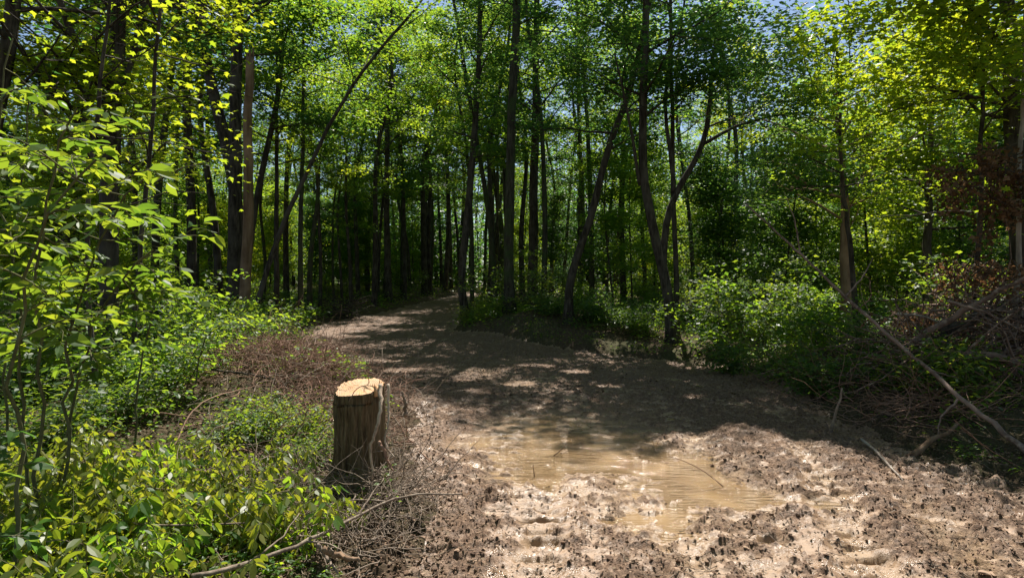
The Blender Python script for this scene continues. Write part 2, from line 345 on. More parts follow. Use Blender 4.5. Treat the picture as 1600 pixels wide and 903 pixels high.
def water_mat():
    m, n, l, b, out = new_mat('muddy_water')
    geo = n.new('ShaderNodeNewGeometry'); mp = n.new('ShaderNodeMapping'); mp.inputs['Scale'].default_value = (1.0, 4.5, 1); l.new(geo.outputs['Position'], mp.inputs[0])
    q = n.new('ShaderNodeTexNoise'); q.inputs['Scale'].default_value = 5.5; q.inputs['Detail'].default_value = 4; q.inputs['Roughness'].default_value = .5; l.new(mp.outputs[0], q.inputs[0])
    c = n.new('ShaderNodeTexNoise'); c.inputs['Scale'].default_value = 2.2; c.inputs['Detail'].default_value = 5; l.new(geo.outputs['Position'], c.inputs[0])
    r = ramp(n, [(.35, (.20, .128, .065)), (.6, (.29, .195, .105)), (.75, (.37, .26, .155))]); l.new(c.outputs[0], r.inputs[0]); l.new(r.outputs[0], b.inputs['Base Color'])
    b.inputs['Roughness'].default_value = .05; b.inputs['IOR'].default_value = 1.33; b.inputs['Specular IOR Level'].default_value = .5
    bp = n.new('ShaderNodeBump'); bp.inputs['Distance'].default_value = .12
    pt = n.new('ShaderNodeTexNoise'); pt.inputs['Scale'].default_value = 1.6; pt.inputs['Detail'].default_value = 2; l.new(geo.outputs['Position'], pt.inputs[0])
    rp = ramp(n, [(.38, (.2,)*3), (.52, (1, 1, 1))]); l.new(pt.outputs[0], rp.inputs[0]); l.new(rp.outputs[0], bp.inputs['Strength']); l.new(q.outputs[0], bp.inputs['Height']); l.new(bp.outputs[0], b.inputs['Normal'])
    return m
M['mud'], M['floor'], M['water'] = mud_mat(), floor_mat(), water_mat()

# ------------------------------------------------------------------ ground sheets
def axis(lo, a, b, hi, step, grow=1.045):
    mid = list(np.arange(a, b, step)); up = [b]; s = step
    while up[-1] < hi: s *= grow; up.append(up[-1]+s)
    dn = [a-step]; s = step
    while dn[-1] > lo: s *= grow*1.02; dn.append(dn[-1]-s)
    return np.array(dn[::-1]+mid+up)
xs = axis(-450, -3.4, 4.6, 450, .0150); ys = axis(-60, 2.9, 9.0, 600, .0150, 1.018)
XX, YY = np.meshgrid(xs, ys)
ZZ, OO, CM, WT = Hmud(XX, YY)
nx, ny = len(xs), len(ys)
V = np.stack([XX, YY, ZZ], -1).reshape(-1, 3)
idx = np.arange(nx*ny).reshape(ny, nx)
Fq = np.stack([idx[:-1, :-1], idx[:-1, 1:], idx[1:, 1:], idx[1:, :-1]], -1).reshape(-1, 4)
fo = OO.reshape(-1)[Fq].mean(1)
for name, mask, mat in (('mud_track', fo < .12, M['mud']), ('forest_floor', fo >= .12, M['floor'])):
    f = Fq[mask]; u, inv = np.unique(f, return_inverse=True)
    mb = MB(); mb.add(V[u], inv.reshape(-1, 4))
    o = build(mb, name, mat); tag(o, kind='structure')
    a = o.data.color_attributes.new('mask', 'FLOAT_COLOR', 'POINT')
    colr = np.stack([CM.reshape(-1)[u], WT.reshape(-1)[u], np.zeros(len(u)), np.ones(len(u))], 1).astype(np.float32)
    a.data.foreach_set('color', colr.ravel())
mb = MB()
gx, gy = np.linspace(-1.6, 3.4, 40), np.linspace(3.5, 16, 60); X2, Y2 = np.meshgrid(gx, gy)
ii = np.arange(2400).reshape(60, 40)
ff = np.stack([ii[:-1, :-1], ii[:-1, 1:], ii[1:, 1:], ii[1:, :-1]], -1).reshape(-1, 4)
pf = puddle_f(X2, Y2).reshape(-1)[ff].max(1); ff = ff[pf > .16]
u, inv = np.unique(ff, return_inverse=True)
mb.add(np.stack([X2.ravel(), Y2.ravel(), np.full(2400, WATER)], 1)[u], inv.reshape(-1, 4))
tag(build(mb, 'puddle_water', M['water']), kind='structure')

def grd(x, y): return float(H0(x, y))

# ------------------------------------------------------------------ trees
def smooth_path(pts, n):
    pts = np.asarray(pts, float); d = np.r_[0, np.cumsum(np.linalg.norm(np.diff(pts, axis=0), axis=1))]
    t = np.linspace(0, d[-1], n); out = np.stack([np.interp(t, d, pts[:, i]) for i in range(3)], 1)
    for _ in range(3): out[1:-1] = (out[:-2]+2*out[1:-1]+out[2:])/4
    return out
def limb_path(p0, az, el, L, n=7, curl=.0, wob=.08):
    d = np.array([math.cos(az)*math.cos(el), math.sin(az)*math.cos(el), math.sin(el)]); p = [np.array(p0, float)]
    for i in range(n-1):
        d = d+rng.normal(0, wob, 3)+np.array([0, 0, curl]); d /= np.linalg.norm(d); p.append(p[-1]+d*L/(n-1))
    return np.array(p)
def grow(trunk, rad, zmin, ztop, R, nl, per, size, kind='quad', flat=.11, sig=.42, prune=True, el=(.1, .7), low=0, side=None, subs=5, profile=None):
    """limbs (MB) and leaves (MB) for a trunk path"""
    wood, leaf = MB(), MB(); C = []
    z0 = trunk[0, 2]
    for i in range(nl):
        f = (i+rng.random())/nl; z = zmin+(ztop-zmin)*f
        k = int(np.argmin(np.abs(trunk[:, 2]-z))); p0 = trunk[k]
        prof = profile(f) if profile else math.sin(math.pi*min(1, max(.12, .18+.82*f)))**.7+.1
        L = R*prof*rng.uniform(.6, 1.15); az = i*2.4+rng.normal(0, .4)
        if side is not None and rng.random() < side[1]: az = side[0]+rng.normal(0, .7)
        e = rng.uniform(*el)+f*.35
        pth = limb_path(p0, az, e, L, 7, -.02, .11)
        r0 = min(rad[k]*.45, .012+L*.011); wood.tube(pth, np.linspace(r0, .006, 7), 5, False)
        for s in range(subs):
            t = rng.uniform(.3, 1); q = pth[min(6, int(t*6))]
            a2 = az+rng.choice([-1, 1])*rng.uniform(.3, 1.3); l2 = L*rng.uniform(.2, .45)
            tw = limb_path(q, a2, rng.uniform(-.1, .5), l2, 4, 0, .15)
            wood.tube(tw, np.linspace(r0*.35, .003, 4), 3, False)
            C += [tw[-1], tw[2]] if rng.random() < .6 else [tw[-1]]
        C.append(pth[-1])
    C = np.array(C); n = max(4, int(per))
    # unequal clumps: some dense, some nearly bare
    wgt = np.clip(rng.lognormal(0, .6, len(C)), .15, 3)
    reps = np.maximum(1, (n*wgt).astype(int)); cc = np.repeat(C, reps, axis=0); sg = np.repeat(sig*rng.uniform(.6, 1.3, len(C)), reps)
    pos = cc+rng.normal(0, 1, cc.shape)*np.stack([sg, sg, sg*flat/.45+.03], 1)
    if prune: pos = pos[keep(pos)]
    leaves(leaf, pos, size, kind, .4, .15)
    return wood, leaf
def trunk_path(px_pts, Y, top=16.5, ylean=0.0, n=26):
    """px_pts from the ground up; first point sets the foot on the terrain"""
    x0 = (px_pts[0][0]-CX)/F*Y; pts = [np.array([x0, Y, grd(x0, Y)-.15])]
    for k, (px, py) in enumerate(px_pts[1:]): pts.append(P(px, py, Y)+np.array([0, 0, 0]))
    d = pts[-1]-pts[-2]; d /= np.linalg.norm(d); d = d*.5+np.array([0, 0, .5]); d /= np.linalg.norm(d)
    z = pts[-1][2]
    if top > z+.5: pts.append(pts[-1]+d*(top-z)/max(.4, d[2]))
    pth = smooth_path(pts, n)
    pth[1:, 0] += np.cumsum(rng.normal(0, .012, n-1)); pth[1:, 1] += np.cumsum(rng.normal(0, .015, n-1))
    return pth
def flare(rad, pth, k=1.65):
    z = pth[:, 2]-pth[0, 2]; return rad*(1+(k-1)*np.exp(-z/.35))
NAMED = []
def make_tree(name, label, Y, px, w0, top, zmin, R, nl, per, size, leaf='leaf_canopy', bark='bark', kind='quad', extra=(), group=None, wtop=.35, tpx=None, **kw):
    pth = trunk_path(px, Y, top); r0 = w0/2/F*Y
    rad = flare(np.linspace(r0, r0*wtop, len(pth)), pth)
    e = empty(name, (pth[0, 0], pth[0, 1], pth[0, 2]+.15), label, 'tree', group); NAMED.append((pth[0, 0], pth[0, 1]))
    tb = MB(); tb.tube(pth, rad, 12, True, .10); build(tb, 'trunk', M[bark], e)
    wood, lf = MB(), MB()
    if nl:
        a, b = grow(pth, rad, zmin, pth[-1, 2]-.3, R, nl, per, size, kind, **kw)
        build(a, 'branches', M[bark], e)
        lf = b
    for (ex, ew, ew2) in extra:           # big secondary stems traced in the photo
        q = smooth_path([P(a_, b_, Y+dy) for a_, b_, dy in ex], 16); q[1:] += np.cumsum(rng.normal(0, .01, (15, 3)), 0)
        m2 = MB(); rr = np.linspace(ew/2/F*Y, ew2/2/F*Y, 16); m2.tube(q, rr, 9, True, .1); build(m2, 'limb', M[bark], e)
        if nl:
            a, b = grow(q, rr, max(zmin, q[3, 2]), q[-1, 2], R*.7, max(4, nl//3), per, size, kind, **kw)
            build(a, 'branches', M[bark], e); lf.v += b.v
            for k2, fl in b.f.items(): lf.f.setdefault(k2, []).extend([x_+lf.n for x_ in fl])
            lf.n += b.n
    if lf.n: build(lf, 'crown', M[leaf], e, smooth=False)
    return e, pth

# ---- the trees one can point to, left to right
make_tree('tree', 'dark tree with a fan of limbs behind the big leafy shrub on the left', 10.5, [(168, 600), (172, 420), (180, 250), (186, 150), (190, 100)], 30, 13, 3.0, 3.4, 22, 42, .125, 'leaf_maple', 'bark', 'star',
          extra=(([(186, 190, 0), (150, 120, -.3), (105, 30, -.7), (70, -80, -1)], 13, 7), ([(188, 130, 0), (215, 60, .3), (245, -60, .6)], 14, 8), ([(176, 240, 0), (130, 200, -.4), (60, 130, -.9)], 9, 4)), side=(-1.2, .3))
make_tree('tree', 'thick dark trunk cut off by the top left corner of the photo', 9.0, [(-60, 600), (-35, 300), (10, 90), (25, -40)], 30, 12, 4.2, 3.0, 16, 50, .11, 'leaf_canopy', 'bark', 'star', side=(-.8, .3))
make_tree('tree', 'tall straight grey trunk beside the bare brown dead trunk', 17, [(364, 515), (364, 350), (367, 150), (371, 0)], 22, 18, 7.5, 3.6, 22, 60, .12, 'leaf_canopy', 'bark', wtop=.45)
# dead snag: trunk only
pth = trunk_path([(374, 520), (384, 430), (388, 300), (390, 180), (392, 92)], 16.2, 0, n=24)
e = empty('dead_tree', (pth[0, 0], pth[0, 1], pth[0, 2]+.15), 'bare brown dead trunk with broken top beside the tall straight grey trunk', 'tree')
tb = MB(); tb.tube(pth, flare(np.linspace(.145, .10, 24), pth, 1.5), 12, True, .16); build(tb, 'trunk', M['bark_bare'], e)
tb = MB()
for q in range(5):
    a = q*1.26; b0 = pth[-1]+np.array([.07*math.cos(a), .07*math.sin(a), -.15]); tb.tube([b0, b0+[.01, 0, .25], b0+[.02*math.cos(a), 0, .35+.2*rng.random()]], [.045, .03, .004], 5)
build(tb, 'splinters', M['bark_bare'], e)
make_tree('tree', 'thin tree leaning far to the right across the trail opening on the left', 15.5, [(392, 510), (405, 450), (440, 340), (475, 270), (510, 190), (545, 130), (600, 60), (650, 15)], 9, 9.5, 6.0, 1.8, 8, 30, .11, 'leaf_bright', 'bark')
make_tree('tree', 'slim grey tree just right of the leaning tree left of the trail', 22, [(430, 500), (432, 300), (433, 60)], 9, 11, 6, 2.5, 20, 45, .12)
make_tree('tree', 'slender pale-stemmed tree between the leaning tree and the trail', 21, [(470, 495), (468, 380), (473, 200), (478, 60)], 9, 11.5, 6, 2.3, 20, 45, .12, 'leaf_bright', 'bark_green')
make_tree('tree', 'straight dark tree standing at the left edge of the trail bend', 34, [(608, 480), (604, 350), (606, 200), (612, 100)], 11, 18, 7, 2.7, 24, 50, .12)
make_tree('tree', 'dark leaning tree with a kinked foot at the right side of the trail', 23, [(731, 498), (716, 445), (728, 380), (738, 260), (746, 150)], 13, 18, 6.5, 2.8, 22, 50, .12)
make_tree('tree', 'tall straight trunk in the middle of the photo, bare up to its high crown', 21, [(796, 505), (796, 400), (799, 200), (808, 0)], 17, 18.5, 10.5, 3.2, 20, 45, .13, 'leaf_canopy', 'bark_green', wtop=.5)
make_tree('tree', 'stout dark trunk behind and right of the straight middle trunk', 27, [(832, 470), (833, 330), (836, 200)], 17, 19, 7, 3.2, 22, 50, .12)
make_tree('tree', 'curved tree bending right above the centre bank, left of the forked tree', 18.5, [(889, 530), (886, 440), (905, 390), (930, 335), (945, 260), (965, 200), (988, 150)], 14, 14, 5.8, 3.3, 22, 50, .13, 'leaf_canopy', 'bark')
make_tree('forked_tree', 'dark forked tree with two sinuous trunks at the right edge of the clearing', 16, [(1051, 548), (1045, 470), (1027, 390), (1008, 320), (1000, 250), (1003, 180)], 17, 14, 6.0, 3.4, 20, 42, .13, 'leaf_canopy', 'bark',
          extra=(([(1036, 420, 0), (1038, 350, .1), (1055, 290, .2), (1095, 240, .2), (1108, 170, .3), (1112, 80, .4)], 12, 6), ([(1052, 300, .2), (1052, 250, .5), (1040, 180, .8), (1045, 60, 1)], 8, 4),
                 ([(1100, 225, .2), (1150, 195, 0), (1210, 180, -.2), (1260, 178, -.5)], 6, 2), ([(1000, 290, 0), (985, 200, -.3), (960, 80, -.5)], 6, 3)), wtop=.4)
make_tree('tree', 'slim straight trunk growing tight behind the forked tree', 17.2, [(1056, 540), (1057, 450), (1055, 330)], 9, 15, 8.5, 3.2, 24, 75, .13)
make_tree('tree', 'brownish broken-looking trunk among bright leaves right of the forked tree', 15, [(1322, 500), (1319, 400), (1318, 300), (1312, 200)], 18, 7.4, 3.0, 2.4, 18, 40, .12, 'leaf_bright', 'bark_bare')
make_tree('tree', 'dark trunk half hidden by leaves between the brown trunk and right edge', 15.5, [(1450, 480), (1448, 390), (1455, 250), (1460, 100)], 15, 8.5, 3.0, 2.6, 20, 40, .12, 'leaf_maple', 'bark')
make_tree('tree', 'big dark tree with spreading limbs in the top right corner', 9.5, [(1600, 560), (1597, 400), (1590, 200), (1588, 60), (1578, -60)], 30, 11, 4.2, 2.6, 20, 46, .125, 'leaf_maple', 'bark', 'star',
          extra=(([(1590, 110, 0), (1555, 70, -.4), (1520, 20, -.7), (1500, -50, -1)], 12, 6), ([(1592, 190, 0), (1530, 175, .2), (1480, 130, .4)], 7, 3)), side=(3.3, .3))
make_tree('birch_tree', 'pale thin stem at the right edge beside the brown dead leaves', 8.6, [(1588, 560), (1586, 470), (1592, 400), (1596, 340)], 9, 7, 4.0, 1.2, 6, 18, .09, 'leaf_bright', 'bark_pale')
make_tree('tree', 'young maple spreading flat leafy layers over the top left, before the grey trunk', 8.0, [(205, 620), (208, 400), (222, 250), (235, 120), (250, 0)], 8, 9, 3.0, 1.35, 26, 50, .125, 'leaf_maple', 'bark', 'maple', side=(-.4, .25), el=(-.1, .4), flat=.10)
make_tree('tree', 'young maple with layered yellow-green leaves over the top right', 9.5, [(1520, 540), (1524, 400), (1528, 250), (1532, 90), (1535, -20)], 9, 8, 2.6, 2.1, 26, 46, .125, 'leaf_maple', 'bark', 'maple', side=(3.3, .3), el=(-.1, .4), flat=.10)
make_tree('tree', 'dark-leaved tree arching its crown over the clearing from the right', 11.5, [(1345, 520), (1330, 400), (1315, 300), (1310, 180)], 9, 6.6, 3.4, 2.5, 24, 46, .11, 'leaf_canopy', 'bark', 'star', el=(0, .4), flat=.12)

make_tree('tree', 'young maple hanging bright leaves in front of the left dark trunks', 6.8, [(150, 640), (140, 420), (150, 250), (165, 120), (175, 0)], 8, 7.5, 2.5, 1.6, 18, 40, .11, 'leaf_maple', 'bark', 'maple', side=(.6, .3), el=(-.1, .4), flat=.10)
# ---- the woods behind: prototypes, then copies
def proto(kind):
    if kind == 'tall':
        h = rng.uniform(15, 19); r0 = rng.uniform(.08, .17); zmin = h*rng.uniform(.30, .5); Rr = rng.uniform(1.9, 2.9)
        n = 26; pth = smooth_path([(0, 0, -.3), (rng.normal(0, .2), 0, h*.22), (rng.normal(0, .4), rng.normal(0, .3), h*.5), (rng.normal(0, .6), rng.normal(0, .5), h*.75), (rng.normal(0, .9), rng.normal(0, .8), h)], 22)
        a, b = grow(pth, np.linspace(r0, r0*.3, 22), zmin, h-.3, Rr, 18, 30, .16, 'quad', sig=.30, prune=False)
    else:
        h = rng.uniform(4.5, 9); r0 = rng.uniform(.03, .06); Rr = rng.uniform(1.3, 2.2)
        pth = smooth_path([(0, 0, -.2), (rng.normal(0, .2), rng.normal(0, .2), h*.5), (rng.normal(0, .5), rng.normal(0, .5), h)], 16)
        a, b = grow(pth, np.linspace(r0, r0*.3, 16), 1.0, h-.2, Rr, 22, 48, .13, 'quad', prune=False, el=(0, .5), flat=.12, profile=lambda f: 1-.6*f)
    rad = flare(np.linspace(r0, r0*.3, len(pth)), pth, 1.3)
    t = MB(); t.tube(pth, rad, 8, False, .1)
    return t, a, b, h
protos = {'tall': [], 'young': []}
for kind, cnt in (('tall', 9), ('young', 6)):
    for q in range(cnt):
        t, a, b, h = proto(kind)
        lm = ['leaf_canopy', 'leaf_bright', 'leaf_canopy', 'leaf_bright', 'leaf_maple'][q % 5] if kind == 'tall' else ['leaf_canopy', 'leaf_bright', 'leaf_bright', 'leaf_maple', 'leaf_canopy', 'leaf_bright'][q]
        bm_ = 'bark_green' if q % 3 == 1 else 'bark'
        ms = []
        for mb_, nm, mt, sm in ((t, 'trunk', M[bm_], True), (a, 'branches', M[bm_], True), (b, 'crown', M[lm], False)):
            me = mb_.mesh(nm, sm); me.materials.append(mt); ms.append((nm, me))
        protos[kind].append((ms, h))
def sun_ok(x, y, h, R, zlow):
    """does a crown here leave the clearing and the lit shrubs their sun?"""
    zs = np.linspace(zlow, h, 12); pts = []
    for a in np.linspace(0, 2*math.pi, 9): pts.append(np.stack([x+.7*R*math.cos(a)+0*zs, y+.7*R*math.sin(a)+0*zs, zs], 1))
    p = np.concatenate(pts); t = p[:, 2]/S[2]
    bad = in_poly(p[:, 0]-S[0]*t, p[:, 1]-S[1]*t, LIT).mean()
    b2 = 0
    for T, r in TARGETS:
        d = p-T; tt = d@S; b2 = max(b2, ((np.linalg.norm(d-np.outer(tt, S), axis=1) < r*.9) & (tt > 1)).mean())
    return bad < .02 and b2 < .03
def zone(x, y):
    px = CX+x/y*F
    if px < 420: return 'left', 'in the woods left of the bare dead trunk'
    if px < 715: return 'trail', 'in the far woods behind the left side of the trail'
    if px < 900: return 'middle', 'in the far woods around the straight middle trunk'
    if px < 1120: return 'fork', 'in the woods behind the curved and forked trees'
    return 'right', 'in the woods right of the forked tree'
placed = list(NAMED); counts = {'tall': 0, 'young': 0}
def place_bg(kind, x, y, q=None, s=None, wide=1.0):
    ms, h = protos[kind][int(rng.integers(len(protos[kind]))) if q is None else q]
    s = rng.uniform(.88, 1.12) if s is None else s
    pc = CX+x/y*F
    if kind == 'tall' and 1190 < pc < 1400:
        if y < 34: return
        s *= .68
    if kind == 'tall' and (470 < pc < 570 or 385 < pc < 440): s *= .60 if y < 32 else .8
    zn, zt = zone(x, y)
    far = y > 32
    if kind == 'tall': lab = ('distant slim tree ' if far else 'slim dark-trunked tree ')+zt
    else: lab = ('distant leafy young tree ' if far else 'low leafy young tree ')+zt
    e = empty('tree', (x, y, grd(x, y)), lab, 'tree', lab.replace('tree ', 'trees ', 1))
    e.rotation_euler = (rng.normal(0, .035), rng.normal(0, .035), rng.random()*6.28); e.scale = (s*wide, s*wide, s)
    for nm, me in ms: link(nm, me, None, e)
    placed.append((x, y)); counts[kind] += 1
# trunks one sees between the named ones (photo column, distance)
for px, Y in ((640, 46), (655, 52), (672, 49), (690, 54), (705, 50), (722, 53), (738, 50), (752, 55), (768, 49), (628, 38), (600, 41), (575, 40), (585, 31), (560, 35), (535, 30), (765, 31), (775, 27), (790, 33), (448, 30), (500, 27), (522, 33), (548, 29), (570, 26), (590, 36), (640, 31), (655, 27), (680, 30), (697, 38), (712, 27), (737, 29), (757, 42), (781, 36), (817, 33), (862, 38), (905, 31), (925, 26), (948, 36), (975, 28),
              (1010, 33), (1085, 26), (1120, 30), (1165, 24), (1205, 29), (1245, 22), (1290, 27), (1350, 21), (1390, 26), (1425, 31), (1500, 20), (1540, 27), (1580, 22), (300, 20), (330, 27), (345, 23), (280, 26), (240, 19), (215, 27), (150, 22), (110, 17), (60, 21), (20, 26), (130, 30), (410, 28)):
    x = (px-CX)/F*Y
    k = int(rng.integers(len(protos['tall'])))
    if outside(x, Y) > .5 and sun_ok(x, Y, protos['tall'][k][1], 2.4, 6): place_bg('tall', x, Y, k)
tries = 0
while counts['tall'] < 90 and tries < 6000:
    tries += 1
    y = rng.uniform(19, 62); x = rng.uniform(-.93, .93)*y
    if outside(x, y) < .8: continue
    if min((x-a)**2+(y-b)**2 for a, b in placed) < 2.1**2: continue
    k = int(rng.integers(len(protos['tall'])))
    if not sun_ok(x, y, protos['tall'][k][1], 2.4, 6): continue
    place_bg('tall', x, y, k)
for y in np.arange(18.5, 50, 2.2):
    for sd in (-1, 1):
        x = (np.interp(y, EY, EL)-.9-rng.random() if sd < 0 else np.interp(y, EY, ER)+1.0+rng.random())
        if (sd > 0 and y < 29) or min((x-a)**2+(y-b)**2 for a, b in placed) < 1.3**2: continue
        k = int(rng.integers(9))
        if sun_ok(x, y, protos['tall'][k][1]*1.2, 2.6, 9): place_bg('tall', x, y, k, 1.12, 1.2)
for x, y in ((-7.5, 6.2), (-8.5, 2), (-7.6, -2.5), (-9.5, -7), (-5.5, -6.5), (-2.2, -9), (1.5, -8), (5, -7.5), (8.2, -4.5), (7.8, 0), (9.2, 3.2), (8.3, 6.4), (-12, 4), (-12, -1), (12, 2), (12, -3), (3, -12), (-4, -12), (7.5, -10), (10.5, 5.8), (-10.5, 8.5)):  # unseen trees beside and behind the camera, added to block sky light
    ms, h = protos['tall'][int(rng.integers(9))]
    e = empty('tree', (x, y, grd(x, y)), 'tall tree %s of the stump, outside the photo, %d m off' % (('left' if x < -2 else 'right')+(' and behind' if y < 0 else ''), round(((x+1.2)**2+(y-4.8)**2)**.5)), 'tree', 'trees around the near end of the clearing'); e.rotation_euler = (0, 0, rng.random()*6.28); e.scale = (1.05, 1.05, 1.05)
    for nm, me in ms: link(nm, me, None, e)
    placed.append((x, y))
tries = 0
while counts['young'] < 155 and tries < 6000:
    tries += 1
    y = rng.uniform(11, 60); x = rng.uniform(-.9, .9)*y
    pc = CX+x/y*F
    if outside(x, y) < 1.4 or (y < 16 and abs(x) < 6.5) or (y < 18 and 330 < pc < 420) or (y < 22 and 760 < pc < 1130): continue
    if min((x-a)**2+(y-b)**2 for a, b in placed) < 1.6**2: continue
    k = int(rng.integers(len(protos['young'])))
    if not sun_ok(x, y, protos['young'][k][1], 1.5, 2): continue
    place_bg('young', x, y, k)
print('TREES', counts)
# far-off wood: one mass
lf, wd = MB(), MB(); C = []
for i in range(640):
    y = rng.uniform(56, 105); x = rng.uniform(-1.0, 1.0)*y; h = rng.uniform(13, 20); z0 = grd(x, y)
    wd.tube([(x, y, z0-.3), (x+rng.normal(0, .4), y, z0+h*.5), (x+rng.normal(0, .8), y, z0+h*.95)], [rng.uniform(.12, .25), .1, .03], 5, False)
    m = 44; zz = z0+h*(1-rng.random(m)**.6*.99); rr = rng.random(m)**.5*2.9; a = rng.random(m)*6.28
    C.append(np.stack([x+rr*np.cos(a), y+rr*np.sin(a), zz], 1))
C = np.concatenate(C); pos = np.repeat(C, 16, axis=0); pos = pos+rng.normal(0, 1, pos.shape)*[.7, .7, .3]
leaves(lf, pos, .42, 'quad', .5, .1)
fw = build(lf, 'far_woods', M['leaf_canopy'], smooth=False); tag(fw, 'hazy mass of woodland foliage far behind the trail', 'woods', kind='stuff')
ft = build(wd, 'far_trunks', M['bark']); tag(ft, 'thicket of thin far-off trunks behind the trail', 'woods', kind='stuff')

# ------------------------------------------------------------------ shrubs
def shrub_mesh(h, Rr, nst, per, size, kind, sig=.16, flat=.3, prune_at=None):
    wd, lf = MB(), MB(); C = []
    for i in range(nst):
        az = i*2.4+rng.normal(0, .3); el = rng.uniform(.7, 1.4); L = h*rng.uniform(.7, 1.1)/max(.6, math.sin(el))
        pth = limb_path((rng.normal(0, .08), rng.normal(0, .08), -.05), az, el, min(L, (h**2+Rr**2)**.5), 9, -.04, .13)
        wd.tube(pth, np.linspace(.012+.004*h, .003, 9), 5, False)
        for s in range(9):
            q = pth[int(rng.integers(2, 9))]; tw = limb_path(q, rng.random()*6.28, rng.uniform(-.2, .7), Rr*rng.uniform(.2, .5), 4, 0, .2)
            wd.tube(tw, [.005, .004, .003, .002], 3, False); C += [tw[-1], tw[-2], (tw[1]+tw[2])/2]
        C.append(pth[-1])
    C = np.array(C); C = C[C[:, 2] > .03]; cc = np.repeat(C, per, axis=0); pos = cc+rng.normal(0, 1, cc.shape)*[sig, sig, sig*flat*1.6]
    leaves(lf, pos[pos[:, 2] > .02], size, kind, .5, .25)
    return wd, lf
sh_protos = []
for h, Rr, nst, per, size, kind, lm in ((1.6, 1.1, 9, 6, .115, 'star', 'leaf_bright'), (1.1, .9, 9, 6, .105, 'star', 'leaf_bright'), (2.2, 1.2, 10, 6, .12, 'star', 'leaf_shrub'), (.8, .8, 9, 6, .095, 'star', 'leaf_canopy'),
                                        (.6, .6, 8, 7, .07, 'oval', 'leaf_shrub'), (1.3, .9, 9, 6, .10, 'star', 'leaf_canopy')):
    a, b = shrub_mesh(h, Rr, nst, per, size, kind)
    m1, m2 = a.mesh('stems', True), b.mesh('foliage', False); m1.materials.append(M['stem_green']); m2.materials.append(M[lm]); sh_protos.append((m1, m2))
def put_shrub(x, y, q, s, label, group=None, name='shrub'):
    e = empty(name, (x, y, grd(x, y)), label, 'shrub', group); e.rotation_euler = (0, 0, rng.random()*6.28); e.scale = (s, s, s*rng.uniform(.85, 1.1))
    link('stems', sh_protos[q][0], None, e); link('foliage', sh_protos[q][1], None, e)
for px, Y, q, s, lab in ((1120, 14.6, 0, 1.15, 'bright green leafy shrub just right of the forked tree foot'), (1185, 14.2, 2, .95, 'tallest sunlit shrub on the bank right of the forked tree'),
                         (1245, 13.2, 0, 1.0, 'sunlit shrub left of the leaning pole on the right bank'), (1290, 12, 1, 1.0, 'bright shrub under the middle of the leaning pole'),
                         (1010, 17, 1, .9, 'small leafy shrub in front of the forked tree'), (965, 17.6, 5, 1.0, 'dark leafy shrub between the curved tree and forked tree'),
                         (925, 18.6, 3, 1.0, 'low dark shrub at the foot of the curved tree'), (860, 19.5, 3, 1.0, 'low dark shrub on the centre bank left of the curved tree'),
                         (1345, 10.5, 5, .9, 'dark shrub behind the leaning pole'), (1390, 9.3, 3, .9, 'shaded shrub above the sloping log on the right'),
                         (1480, 10.5, 0, 1.0, 'light green shrub behind the brush on the right'), (1560, 10.0, 2, .8, 'tall shrub behind the fallen logs at the right edge'),
                         (1140, 11.8, 3, .8, 'low dark shrub at the right edge of the shaded mud'), (1220, 10.2, 4, 1.1, 'small dark shrub below the sunlit shrubs on the right'),
                         (1280, 9.0, 3, .8, 'small dark shrub behind the upright broken stake'), (1510, 7.4, 4, 1.2, 'dark shrub under the lower end of the leaning pole'), (1440, 7.9, 4, 1.1, 'dark low shrub behind the sloping log'),
                         (345, 12.5, 1, 1.0, 'leafy shrub at the foot of the dead trunk'), (300, 10.0, 0, .8, 'sunlit shrub behind the tangle of dead vines'), (225, 9.0, 4, 1.3, 'small shrub right of the dark fan-limbed tree'),
                         (95, 8.0, 0, .8, 'green shrub left of the dark fan-limbed tree'), (20, 7.0, 4, 1.4, 'leafy shrub at the far left edge behind the big-leaved shrub'), (385, 13.5, 4, 1.6, 'shrub left of the trail below the leaning tree'),
                         (300, 11.5, 0, .9, 'sunlit shrub at the rear left of the vine tangle'), (420, 12.0, 1, .9, 'leafy shrub at the bend where the mud track begins on the left'), (350, 9.8, 1, .75, 'low leafy shrub on the vine tangle behind the lying dark branch'), (255, 7.4, 1, .8, 'leafy shrub between the big-leaved shrub and the vine tangle'), (395, 10.4, 4, 1.1, 'small leafy bush at the top of the vine mound'),
                         (465, 5.7, 4, .55, 'small pale-leaved plant left of the stump'), (430, 6.3, 4, .6, 'small leafy plant between the stump and the vine mound'), (500, 5.2, 4, .4, 'tiny leafy plant against the left side of the stump'), (395, 5.6, 4, .6, 'low leafy plant at the upper edge of the sprout thicket'),
                         (190, 6.4, 4, 1.0, 'small-leaved shrub in front of the fan-limbed tree'), (70, 5.4, 4, 1.0, 'low green shrub behind the yellow-green sprouts at lower left')):
    put_shrub((px-CX)/F*Y, Y, q, s, lab)
n = 0; tries = 0
while n < 130 and tries < 5000:
    tries += 1
    y = rng.uniform(14, 45); x = rng.uniform(-.88, .88)*y
    if outside(x, y) < .5: continue
    zn, zt = zone(x, y)
    put_shrub(x, y, int(rng.integers(6)), rng.uniform(.5, 1.1), 'low undergrowth bush '+zt, 'undergrowth bushes '+zt, 'undergrowth_bush'); n += 1

